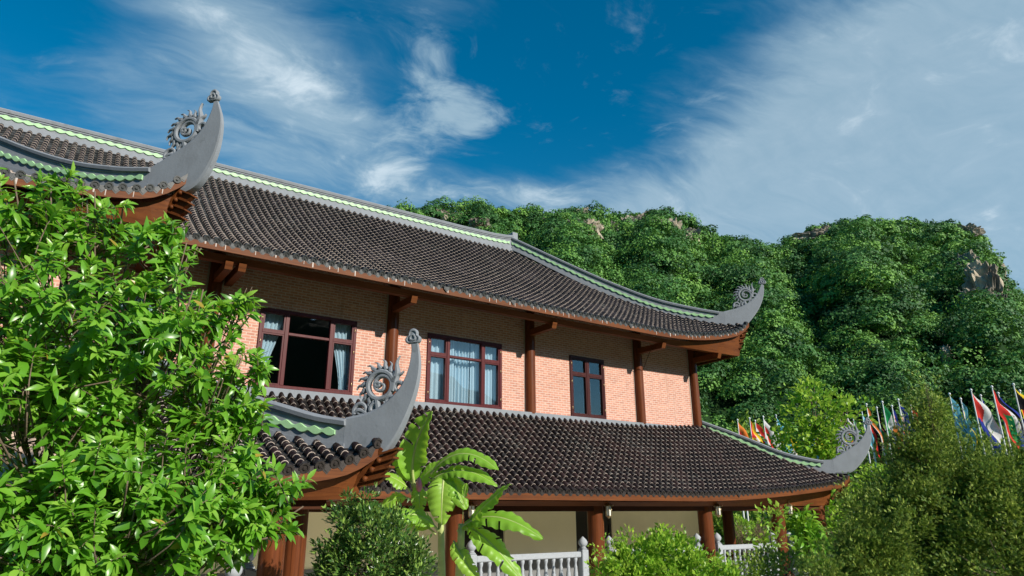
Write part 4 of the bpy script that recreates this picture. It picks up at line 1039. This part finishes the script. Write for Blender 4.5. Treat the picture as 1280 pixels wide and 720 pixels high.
# --- junipers on the right
def juniper(label, lob, n, size, seed, mat='leaf_juniper'):
    lobed_plant('juniper_tree', label, 'tree', lob, n, SPR, size, mat, group='dark feathery junipers at the right', inner=.32, upw=.8, roll=.9, amp=.40, bark='bark', trunk_r=.09, seed=seed, tuft=(120, .23))
juniper('tallest dark juniper with a pointed crown rising before the flags',
        [PL(1165, 645, 70, 14), PL(1160, 578, 36, 14.2), PL(1163, 528, 20, 14.3), PL(1161, 500, 10, 14.3), PL(1157, 480, 5, 14.3), PL(1195, 615, 54, 14), PL(1148, 625, 30, 13.6), PL(1142, 705, 80, 13.4), PL(1214, 590, 20, 14.2), PL(1152, 560, 16, 14), PL(1150, 522, 8, 14.3), PL(1225, 605, 16, 14)], 60000, .078, 21)
juniper('broad juniper filling the bottom right corner',
        [PL(1262, 650, 62, 13), PL(1245, 710, 76, 12.6), PL(1300, 610, 46, 13.4), PL(1275, 592, 22, 13.5), PL(1238, 605, 18, 13.4), PL(1330, 690, 80, 13), PL(1258, 594, 10, 13.4), PL(1290, 572, 14, 13.5)], 52000, .076, 22)
juniper('low dark juniper at the foot of the corner column',
        [PL(1080, 710, 34, 13), PL(1036, 730, 22, 12.6), PL(1100, 680, 22, 13.4), PL(1104, 720, 48, 12.8), PL(1116, 660, 9, 13.6), PL(1068, 690, 14, 13.2)], 26000, .074, 23)
lobed_plant('light_bush', 'light green bush beyond the upturned corner of the lower roof', 'bush',
            [PL(1098, 612, 28, 24), PL(1082, 635, 26, 23.5), PL(1125, 610, 32, 24.5), PL(1104, 640, 36, 23.5)], 3400, DIA, .16, 'leaf_round', inner=.5, amp=.35, seed=31)

# --- banana plants
def banana(root_px, dep, label, stems, blades, bud=None):
    rt = at(*root_px, dep); rt[2] = GZ
    o = empty('banana_plant', rt, label, 'banana plant', 'banana plants before the gallery')
    for (tx, ty, td, r0) in stems:
        t = at(tx, ty, td); b = np.array([t[0]*.6+rt[0]*.4, t[1]*.6+rt[1]*.4, GZ]); mb = MB()
        mb.tube(smooth_pts([b, b*.5+t*.5, t], 10, 1), np.linspace(r0, r0*.55, 10), 12); mb.build('pseudostem', M['stem'], o)
    for (bx, by, bd, mx, my, md, tx, ty, td, wpx, seed, petio) in blades:
        b, c, t = at(bx, by, bd), at(mx, my, md), at(tx, ty, td)
        ctrl = 2*c-.5*(b+t); n_ = 46; q = np.linspace(0, 1, n_)
        P = ((1-q)**2)[:, None]*b+(2*q*(1-q))[:, None]*ctrl+(q**2)[:, None]*t
        T = np.gradient(P, axis=0); T /= np.linalg.norm(T, axis=1)[:, None]
        view = unit(c-CAM)
        S = np.cross(T, np.array([0, 0, 1.])*.75-view*.65); S /= np.linalg.norm(S, axis=1)[:, None]
        N = np.cross(S, T); N *= np.sign(N[:, 2].sum()) or 1
        W = wpx/FPX*md; r_ = np.random.default_rng(seed)
        prof = np.clip(np.sin(np.pi*np.clip((q-petio)/(1-petio), 0, 1)**.8), 0, 1)**.55
        V, F = [], []; tears = {k: r_.integers(6, n_-4, r_.integers(2, 5)) for k in (-1, 1)}
        for sd in (-1, 1):
            k0 = len(V); m_ = 7
            for i in range(n_):
                for j in range(m_):
                    f = j/(m_-1); w = W*prof[i]*f*.5
                    wav = .035*W*math.sin(i*1.35+seed+sd)*f**1.5+.06*W*math.sin(i*.33+seed*2+sd*2)*f*f
                    V.append(P[i]+sd*S[i]*w+T[i]*w*.30+N[i]*(w*.42*(1-f*.75)-.30*w*f*f+wav))
            for i in range(n_-1):
                if prof[i+1] < .02 and prof[i] < .02: continue
                for j in range(m_-1):
                    if i in tears[sd] and j >= 2+(i*7 % 3): continue
                    a = k0+i*m_+j; F.append((a, a+m_, a+m_+1, a+1))
        mb = MB(); mb.add(V, F, 0, r_.random()*.6+.2, True)
        lf = mb.build('leaf', M['leaf_banana'], o)
        mb = MB(); mb.tube(P-N*.004, np.linspace(.026, .006, n_)*W/.45, 6); mb.build('midrib', M['stem'], lf)
    if bud:
        c = at(*bud); mb = MB(); mb.lathe(c, [(.008, -.14), (.04, -.09), (.062, -.02), (.05, .06), (.02, .12), (.008, .14)], 10); mb.build('flower_bud', M['pink'], o)
M['stem'] = simple('banana_stem', (.38, .44, .16), .5, .35, 7, .1)
M['pink'] = simple('pink_petal', (.75, .22, .30), .5, .2, 12)
banana((520, 800), 12.6, 'left banana plant with one tall upright leaf and a pink flower bud', [(520, 612, 12.5, .10)], [
    (519, 612, 12.5, 518, 565, 12.4, 541, 514, 12.3, 40, 1, .12), (516, 620, 12.5, 503, 604, 12.3, 478, 592, 12.1, 26, 2, .3), (524, 612, 12.5, 530, 596, 12.4, 552, 576, 12.4, 26, 3, .15),
    (518, 615, 12.5, 506, 585, 12.6, 490, 563, 12.6, 24, 4, .2), (522, 606, 12.4, 524, 620, 12.2, 524, 642, 12.1, 20, 5, .05), (514, 625, 12.5, 498, 622, 12.4, 478, 634, 12.3, 24, 6, .2),
    (526, 625, 12.6, 540, 618, 12.7, 556, 634, 12.8, 26, 7, .2)], (524, 607, 12.3))
banana((565, 800), 11.8, 'right banana plant with wide arching leaves before the balustrade', [(551, 645, 11.9, .09), (577, 655, 11.6, .10)], [
    (538, 592, 12.0, 578, 567, 11.8, 623, 588, 11.5, 26, 11, .05), (540, 600, 11.9, 578, 588, 11.7, 622, 608, 11.4, 25, 12, .05), (556, 592, 11.9, 553, 615, 11.6, 552, 656, 11.5, 38, 13, .03),
    (560, 592, 11.9, 568, 606, 11.7, 583, 637, 11.5, 26, 14, .05), (580, 662, 11.6, 604, 634, 11.4, 638, 605, 11.1, 30, 15, .08), (572, 664, 11.6, 618, 646, 11.3, 679, 674, 11.0, 32, 16, .06),
    (583, 658, 11.6, 612, 678, 11.3, 652, 724, 11.1, 34, 17, .05), (567, 676, 11.6, 578, 696, 11.4, 600, 728, 11.2, 24, 18, .05), (548, 664, 11.8, 525, 645, 11.7, 493, 645, 11.5, 30, 19, .12),
    (545, 668, 11.8, 512, 652, 11.9, 470, 664, 11.8, 26, 20, .12), (551, 650, 11.9, 545, 615, 11.9, 556, 588, 11.9, 16, 23, .5), (578, 655, 11.6, 580, 625, 11.5, 583, 604, 11.5, 8, 24, .6)])

# --- tan stone behind the leafy tree
c = at(-2, 610, 7.4); mb = MB(); d = sph(1)
nu, nv = 36, 20; W = []
for j in range(nv):
    th = math.pi*j/(nv-1)
    for i in range(nu):
        ph = 2*math.pi*i/nu; u_ = np.array([math.sin(th)*math.cos(ph), math.sin(th)*math.sin(ph), math.cos(th)])
        W.append(c+np.sign(u_)*np.abs(u_)**.7*np.array([.42, .5, 1.35])*lumpy(u_[None]*2, 77, .28)[0])
W = np.array(W); W[:, 2] -= .75
mb.add(W, [(j*nu+i, j*nu+(i+1) % nu, (j+1)*nu+(i+1) % nu, (j+1)*nu+i) for j in range(nv-1) for i in range(nu)])
tag(mb.build('garden_rock', M['stone']), 'rough tan standing stone glimpsed through the leafy tree', 'rock')

# ------------------------------------------------------------------ flags
def cmat(name, c): return cloth_mat(name, c, .4)
FC = dict(w=cmat('white_cloth', (.78, .78, .78)), r=cmat('red_cloth', (.70, .05, .04)), b=cmat('blue_cloth', (.03, .05, .30)), k=cmat('black_cloth', (.015, .015, .018)), y=cmat('yellow_cloth', (.85, .60, .04)),
          g=cmat('green_cloth', (.02, .30, .10)), o=cmat('orange_cloth', (.82, .24, .05)), t=cmat('sky_blue_cloth', (.16, .52, .68)), p=cmat('purple_cloth', (.14, .07, .35)))
pole_mesh = None
def flagpole(px, py, dep, bands, label, vert=False, size=(1.7, 2.6), spread=.42, canton=None, tri=None, seed=0):
    """bands: colours from top to bottom (or hoist to fly when vert)"""
    global pole_mesh
    top = at(px, py, dep)
    o = empty('flagpole', (top[0], top[1], GZ), label, 'flag', 'national flags on white poles before the hill')
    H = top[2]-GZ
    if pole_mesh is None:
        mb = MB(); mb.lathe((0, 0, 0), [(.075, 0), (.065, 3.3), (.052, 6.7), (.038, 9.97), (.038, 10.0)], 10); p_ = mb.build('pole', M['pole'], None); pole_mesh = p_
    else: p_ = pole_mesh.copy(); COL.objects.link(p_)
    p_.parent = o; p_.scale = (1, 1, H/10)
    mb = MB(); mb.lathe((top[0], top[1], top[2]), [(.02, -.01), (.08, .03), (.09, .09), (.06, .15), (.01, .18)], 8); mb.build('finial', M['pole'], o)
    names = list(dict.fromkeys(bands+([canton] if canton else [])+([tri] if tri else []))); nu, nv = 30, 24; h, L = size
    r_ = np.random.default_rng(seed+5); ph = r_.random()*6; W = []
    e = RT*math.cos(.35)+np.array([FW[0], FW[1], 0])*math.sin(.35)*.6; e = unit(e*[1, 1, 0]); nn = np.array([-e[1], e[0], 0])
    for i in range(nu):
        u = i/(nu-1)
        for j in range(nv):
            v = j/(nv-1)
            sp = spread*(1-.55*v)*L
            x = sp*(u-.12*u*u)+.06*math.sin(v*5+ph)*u; z = -v*h*(1-.10*u)-u*L*(.80+.12*v)*(1-.18*(1-u))
            y = (.16*math.sin(u*7+v*4+ph)+.10*math.sin(v*9+u*3+ph))*min(1, u*3)
            W.append(np.array([top[0], top[1], top[2]-.12])+e*(x+.05)+nn*y+np.array([0, 0, z]))
    F, mi = [], []
    for i in range(nu-1):
        for j in range(nv-1):
            u, v = (i+.5)/(nu-1), (j+.5)/(nv-1); a = i*nv+j; F.append((a, a+nv, a+nv+1, a+1))
            c = bands[int((u if vert else v)*len(bands))]
            if canton and u < .4 and v < .5: c = canton
            if tri and u < .45*(1-abs(2*v-1)): c = tri
            mi.append(names.index(c))
    mb = MB(); mb.add(W, F, mi, None, True); mb.build('flag', [FC[c] for c in names], o)
flagpole(1187, 494, 47, ['t', 't', 'k', 't', 't'], 'sky blue flag with a black band, left of the right hand group', seed=1)
flagpole(1201, 500, 49, ['t', 'y', 't'], 'sky blue and yellow flag close behind the blue and black one', seed=2, spread=.3)
flagpole(1214, 489, 46, ['w', 'w', 'b', 'b'], 'white and blue flag with a red triangle on a tall pole', size=(1.6, 3.2), spread=.62, tri='r', seed=3)
flagpole(1226, 496, 48, ['b', 'r', 'o'], 'orange red flag hanging half hidden behind the white, red and blue one', size=(1.5, 2.6), spread=.3, seed=4)
flagpole(1240, 485, 46, ['k', 'w', 'g', 'r'], 'black, white, green and red flag near the right edge', size=(1.5, 3.0), spread=.75, tri='r', seed=5)
flagpole(1248, 493, 48, ['b', 'b', 'b'], 'plain dark navy flag near the right edge', size=(1.7, 3.0), spread=.8, canton=None, seed=6)
flagpole(1267, 482, 46, ['y', 'k', 'r', 'y'], 'red and yellow flag with a black top at the right edge', size=(1.5, 2.2), spread=.7, tri='k', seed=7)
flagpole(1275, 490, 48, ['b', 'k'], 'dark blue and black flag cut by the right edge of the view', size=(1.5, 2.4), spread=.8, seed=8)
flagpole(1083, 507, 50, ['o', 'w', 'k', 'r'], 'orange, white and black flag beside the lower roof finial', size=(1.5, 3.0), spread=.36, seed=9)
flagpole(1096, 511, 52, ['k', 'r', 'g'], 'narrow black, red and green flag right of the roof finial', size=(1.4, 2.4), spread=.22, seed=10)
flagpole(1103, 504, 49, ['g', 'w', 'o'], 'green, white and orange flag with upright stripes', True, size=(1.7, 2.8), spread=.42, seed=11)
flagpole(1115, 509, 50, ['b', 'o', 'p', 'r'], 'blue, orange and purple flag just left of the tallest juniper', size=(1.6, 2.9), spread=.40, seed=12)
flagpole(1123, 501, 51, ['b', 'w', 'r'], 'blue, white and red flag nearest the tallest juniper', size=(1.4, 2.6), spread=.35, seed=13)
flagpole(1138, 506, 53, ['r', 'o'], 'plain red flag mostly behind the tallest juniper', size=(1.5, 2.4), spread=.3, seed=14)
flagpole(922, 526, 62, ['o', 'r'], 'small orange red flag at the far left of the row', size=(1.4, 2.2), spread=.55, seed=15)
flagpole(937, 524, 61, ['y', 'w', 'y'], 'yellow and white flag second from the left of the row', size=(1.5, 2.4), spread=.5, tri='r', seed=16)
flagpole(954, 522, 60, ['w', 'r', 'w'], 'white flag with one broad red band before the pale tree', size=(1.6, 3.0), spread=.48, seed=17)
flagpole(944, 527, 64, ['r', 'w', 'r'], 'red and white striped flag spread behind the yellow one', size=(1.3, 2.6), spread=.8, seed=18)
flagpole(970, 520, 59, ['t', 't', 'y', 'g'], 'sky blue flag with a yellow edge left of the pale tree', size=(1.7, 3.1), spread=.42, seed=19)
flagpole(972, 527, 63, ['y', 'w', 'k'], 'yellow and white flag spread wide behind the sky blue one', size=(1.4, 2.8), spread=.8, seed=20)
flagpole(1010, 537, 58, ['t', 'w', 't'], 'sky blue flag hanging among the leaves of the pale tree', size=(1.4, 3.0), spread=.3, seed=21)
flagpole(1012, 529, 60, ['y', 'y'], 'plain yellow flag among the leaves of the pale tree', size=(1.2, 2.4), spread=.7, seed=22)
flagpole(1043, 526, 57, ['k', 'y', 'r'], 'black, yellow and red flag left of the roof scroll', size=(1.7, 2.2), spread=.3, seed=23)
flagpole(1050, 523, 58, ['o', 'b', 'y'], 'orange, blue and yellow flag behind the roof scroll', size=(1.5, 2.4), spread=.5, seed=24)
flagpole(1059, 520, 59, ['w', 'b', 'w', 'r'], 'white flag with blue stripe just above the roof scroll', size=(1.4, 2.2), spread=.4, seed=25)
flagpole(1066, 521, 60, ['g', 'g'], 'plain green flag between the roof scroll and its finial', size=(1.4, 2.2), spread=.35, seed=26)
flagpole(1077, 513, 56, ['t', 't', 'w'], 'sky blue flag just left of the roof finial', size=(1.5, 2.6), spread=.3, seed=27)

# ------------------------------------------------------------------ garden trees behind
GT = 'garden trees between the hall and the hill'
def gtree(label, lob, n, size, mat, seed, tpl=DIA, inner=.4, amp=.35): lobed_plant('garden_tree', label, 'tree', lob, n, tpl, size, mat, group=GT, inner=inner, amp=amp, seed=seed, trunk_r=.14, bark='bark')
gtree('pale yellow green tree with an airy crown behind the lower roof', [PL(1020, 520, 40, 42), PL(1000, 545, 34, 42), PL(1040, 550, 34, 41.5), PL(1012, 492, 20, 42.5), PL(1060, 520, 26, 42), PL(985, 570, 30, 42), PL(1030, 580, 36, 41)], 3000, .36, 'leaf_round', 41, DIA, .25, .4)
gtree('round green tree behind the right hand flags', [PL(1240, 570, 40, 56), PL(1262, 560, 34, 56), PL(1215, 590, 36, 56), PL(1280, 590, 40, 56)], 3400, .45, 'leaf_mid', 42)
gtree('green tree behind the flags at the left of the row', [PL(930, 560, 34, 68), PL(905, 575, 30, 68), PL(960, 570, 34, 68), PL(925, 595, 40, 67)], 2800, .55, 'leaf_mid', 43)
gtree('dark green tree behind the flags next to the roof finial', [PL(1090, 570, 40, 58), PL(1120, 575, 40, 58), PL(1070, 590, 34, 58), PL(1150, 580, 40, 58)], 2800, .50, 'leaf_dark', 44)
gtree('pale tree standing behind the tallest juniper', [PL(1170, 520, 24, 60), PL(1155, 500, 14, 60), PL(1185, 545, 34, 60), PL(1150, 545, 30, 60), PL(1200, 575, 36, 60)], 2400, .5, 'leaf_mid', 45)
gtree('bushy tree seen beneath the gallery eave', [PL(905, 640, 26, 40), PL(930, 660, 26, 40), PL(885, 665, 26, 40), PL(960, 655, 26, 41)], 2200, .32, 'leaf_mid', 46)
gtree('bright bush seen between the last two gallery columns', [PL(1000, 630, 22, 38), PL(1020, 645, 26, 38), PL(1045, 635, 26, 38), PL(985, 655, 24, 38)], 2200, .30, 'leaf_round', 47)
gtree('clipped hedge ball on the lawn beyond the gallery', [PL(920, 662, 16, 33), PL(932, 668, 15, 33)], 1500, .16, 'leaf_round', 48, DIA, .7, .1)
mb = MB()
for i, (px, d) in enumerate(((929, 34), (934, 34.5))):
    b = at(px, 640, d); mb = MB(); mb.lathe((b[0], b[1], GZ), [(.05, 0), (.05, 2.8), (.045, 2.83), (.02, 2.86)], 8)
    tag(mb.build('garden_post', M['pole']), ('left' if i == 0 else 'right')+' one of two thin white posts seen under the gallery eave', 'post', 'thin white posts in the garden')

# ------------------------------------------------------------------ the forested karst hill
SIL = [(-400, 300), (300, 262), (520, 262), (560, 258), (600, 256), (640, 262), (660, 266), (700, 266), (740, 266), (780, 270), (820, 270), (850, 278), (880, 288), (900, 298), (940, 308), (975, 316), (990, 300), (1010, 288), (1040, 281),
       (1075, 277), (1110, 277), (1150, 280), (1190, 284), (1215, 296), (1235, 318), (1250, 345), (1262, 372), (1280, 384), (1330, 400), (1400, 430), (1600, 480)]
def azel(px, py): r_ = ray(px, py); return math.atan2(r_[0], r_[1]), math.atan2(r_[2], math.hypot(r_[0], r_[1]))
SA = np.array([azel(x, y+9) for x, y in SIL]); 
def crestR(az): px = np.interp(az, SA[:, 0], [s_[0] for s_ in SIL]); return np.interp(px, [300, 800, 900, 980, 1050, 1250, 1600], [235, 240, 250, 275, 290, 300, 300])
_nr = np.random.default_rng(99); NK = [(_nr.normal(size=2)*f, _nr.random()*6.28, a) for f, a in ((.02, 4), (.035, 2.6), (.06, 2), (.09, 1.6), (.14, 1.4), (.22, 1.1)) for _ in range(3)]
def hill_h(az, r_):
    Rr = crestR(az); el = np.interp(az, SA[:, 0], SA[:, 1]); Hc = CAM[2]+Rr*np.tan(el)
    r0 = 82.; t = np.clip((r_-r0)/(Rr-r0), 0, None)
    x, y = r_*np.sin(az), r_*np.cos(az); nz = sum(a*np.sin(x*k[0]+y*k[1]+p) for k, p, a in NK)
    up = np.where(t < 1, t**1.08, 1-.35*np.clip(t-1, 0, 3)**1.5)
    env = np.clip(t*4, 0, 1)*np.clip(1.02-t, .02, 1)*1.1
    gully = 5*np.sin(az*46+1.2*np.sin(t*3))*np.clip(t*(1-t)*4, 0, 1)
    return np.where(t <= 0, GZ-.5, np.maximum(GZ-.5, GZ+(Hc-GZ)*up+nz*env+gully))
BK = [(60, 4), (95, 6), (125, 7), (138, 7.5), (146, 11), (156, 17), (170, 19), (190, 20), (215, 17), (240, 16), (270, 12), (300, 6)]  # unseen hill behind the camera, added to block low sky and darken the panes
ba = np.radians(np.linspace(60, 300, 90)); be = np.interp(np.degrees(ba), *zip(*BK)); W = []
for i, a in enumerate(ba):
    for j in range(24):
        t = j/23; r_ = 110+150*t; h = (CAM[2]-GZ+260*math.tan(R(be[i])))*t**.9+3.5*math.sin(a*37+t*9)*t+2.5*math.sin(a*91+t*23)*t+1.5*math.sin(a*170-t*41)*t
        W.append((CAM[0]+r_*math.sin(a), CAM[1]+r_*math.cos(a), GZ-.5+max(0, h+2*math.sin(i*2.1+j*.7)*t)))
mb = MB(); mb.add(W, [(i*24+j, (i+1)*24+j, (i+1)*24+j+1, i*24+j+1) for i in range(89) for j in range(23)], 0, None, True)
tag(mb.build('hill', M['hill']), kind='structure')
az_ = np.linspace(azel(-300, 300)[0], azel(1600, 400)[0], 150); rr_ = np.concatenate([np.linspace(70, 300, 70), np.linspace(306, 520, 24)])
A_, R_ = np.meshgrid(az_, rr_, indexing='ij'); Hh = hill_h(A_, R_)
V = np.stack([CAM[0]+R_*np.sin(A_), CAM[1]+R_*np.cos(A_), Hh], -1).reshape(-1, 3); nr_ = len(rr_)
mb = MB(); mb.add(V, [(i*nr_+j, (i+1)*nr_+j, (i+1)*nr_+j+1, i*nr_+j+1) for i in range(len(az_)-1) for j in range(nr_-1)], 0, None, True)
tag(mb.build('hill', M['hill']), kind='structure')
# limestone faces: craggy blocks grown into the slope
CLIFFS = [(548, 270, 12, 7, 20), (572, 278, 24, 15, 1), (600, 284, 16, 10, 21), (692, 284, 18, 13, 2), (728, 292, 26, 18, 3), (718, 272, 20, 13, 4), (760, 290, 16, 14, 18), (795, 284, 22, 17, 5), (832, 292, 24, 20, 6), (818, 272, 16, 10, 7), (862, 300, 14, 16, 22),
          (1212, 345, 14, 26, 8), (1230, 362, 18, 30, 9), (1248, 352, 12, 28, 10), (1222, 382, 16, 18, 11), (1203, 292, 18, 9, 12), (1130, 384, 14, 10, 13), (1008, 298, 20, 9, 14), (1192, 412, 7, 12, 15), (1185, 450, 7, 16, 16), (1050, 346, 16, 8, 17), (1245, 384, 14, 14, 19), (1028, 292, 16, 8, 23)]
rocks = []; mb = MB()
for px, py, hw, hh, sd in CLIFFS:
    az, el = azel(px, py+5); 
    rs = np.linspace(95, 330, 400); hz = hill_h(np.full(400, az), rs); e_ = np.arctan2(hz-CAM[2], rs); k = np.argmax(e_ > el) if (e_ > el).any() else np.argmax(e_)
    r_ = rs[k]; c = np.array([CAM[0]+r_*math.sin(az), CAM[1]+r_*math.cos(az), CAM[2]+r_*math.tan(el)])
    w, h = hw/900*r_*.88, hh/900*r_*.85; c[:2] -= unit(c[:2]-CAM[:2])*2.5; rocks.append((c, max(w, h)))
    e1 = np.array([math.cos(az), -math.sin(az), 0]); e2 = np.array([math.sin(az), math.cos(az), 0]); nu, nv = 64, 40
    j, i = np.meshgrid(np.arange(nv), np.arange(nu), indexing='ij'); th = np.pi*j/(nv-1); ph = 2*np.pi*i/nu
    u_ = np.stack([np.sin(th)*np.cos(ph), np.sin(th)*np.sin(ph), np.cos(th)], -1).reshape(-1, 3)
    q = np.sign(u_)*np.abs(u_)**.65; r2 = np.random.default_rng(sd)
    dsp = lumpy(u_*1.6, sd, .22)*lumpy(u_*5*np.array([1, 1, .35]), sd+50, .16)*lumpy(u_*12*np.array([1, 1, .3]), sd+90, .09)
    q = q*dsp[:, None]
    W = c+q[:, :1]*w*e1+q[:, 1:2]*max(4, .6*w)*e2+q[:, 2:]*h*np.array([0, 0, 1.])
    mb.add(W, [(a*nu+b, a*nu+(b+1) % nu, (a+1)*nu+(b+1) % nu, (a+1)*nu+b) for a in range(nv-1) for b in range(nu)])
tag(mb.build('cliff', M['rock']), kind='structure')
# forest: thousands of crowns that read as one mass
a0, a1 = azel(330, 300)[0], azel(1420, 420)[0]
def forest():
    pos, dr, up, sz, rn = [], [], [], [], []
    cells = []
    r_ = 72.
    while r_ < 325:                                           # jittered grid, so that crowns stand side by side
        st_ = 3.1 if r_ < 165 else 4.4
        for k in range(int((a1-a0)*r_/st_)):
            cells.append((a0+(k+.5+.45*rng.normal())*st_/r_, r_+.45*st_*rng.normal(), 0))
            if rng.random() < (.9 if r_ < 180 else .4): cells.append((a0+(k+rng.random())*st_/r_, r_+st_*rng.random(), 1))
        r_ += st_*.74
    for k, (az, rr, small) in enumerate(cells):
        Rr = float(crestR(az)); t = (rr-82)/(Rr-82)
        if t > 1.06: continue
        h = float(hill_h(np.array(az), np.array(rr))); c = np.array([CAM[0]+rr*math.sin(az), CAM[1]+rr*math.cos(az), h]); skip = False
        for rc, rw in rocks:
            if np.linalg.norm((c-rc)*np.array([1, 1, 1.3])) < rw*1.1 and c[2] < rc[2]+rw*.15 and rng.random() < .88: skip = True; break
        if skip: continue
        R0 = (.8+.9*rng.random()) if small else (1.7+2.1*rng.random()**1.4)*(.85 if rr < 120 else 1)
        n_ = int(np.clip(105*R0**2*(160/rr)**1.1, 60, 900)*(.6 if small else .50)); d = sph(n_); d[:, 2] = np.abs(d[:, 2])*1.15-.22; d /= np.linalg.norm(d, axis=1)[:, None]
        rad = R0*lumpy(d*1.5, k, .42)*(.84+.18*rng.random(n_)**.7)
        hgt = .62+.40*rng.random(); ez = 0 if small else R0*(.45+.85*rng.random())*(.6 if t > .95 else 1)
        pos.append(c+np.array([0, 0, R0*.3+ez])+d*rad[:, None]*np.array([1, 1, hgt])); dr.append(np.cross(d, sph(n_))+d*.3+np.array([0, 0, -.15])); up.append(d+np.array([0, 0, .25])); sz.append((.0021*rr+.14)*(.6+.8*rng.random(n_)))
        rn.append(np.clip((rng.random()*.5 if small else rng.random()**1.1)*.95+rng.normal(0, .055, n_), 0, 1))  # small crowns coloured darker so the gaps between big crowns look shaded
    pos, dr, up, sz, rn = (np.concatenate(a) for a in (pos, dr, up, sz, rn))
    T = np.array([(-.5, 0, -.05), (.0, -.5, 0), (.5, .05, -.05), (.05, .5, .08)]); F = np.array([(0, 1, 2, 3)])
    o = leaves('forest', pos, dr, sz, (T, F), M['leaf_hill'], None, up, .16, None, rn)
    tag(o, kind='stuff', label='dense green forest covering the steep limestone hill')
forest()
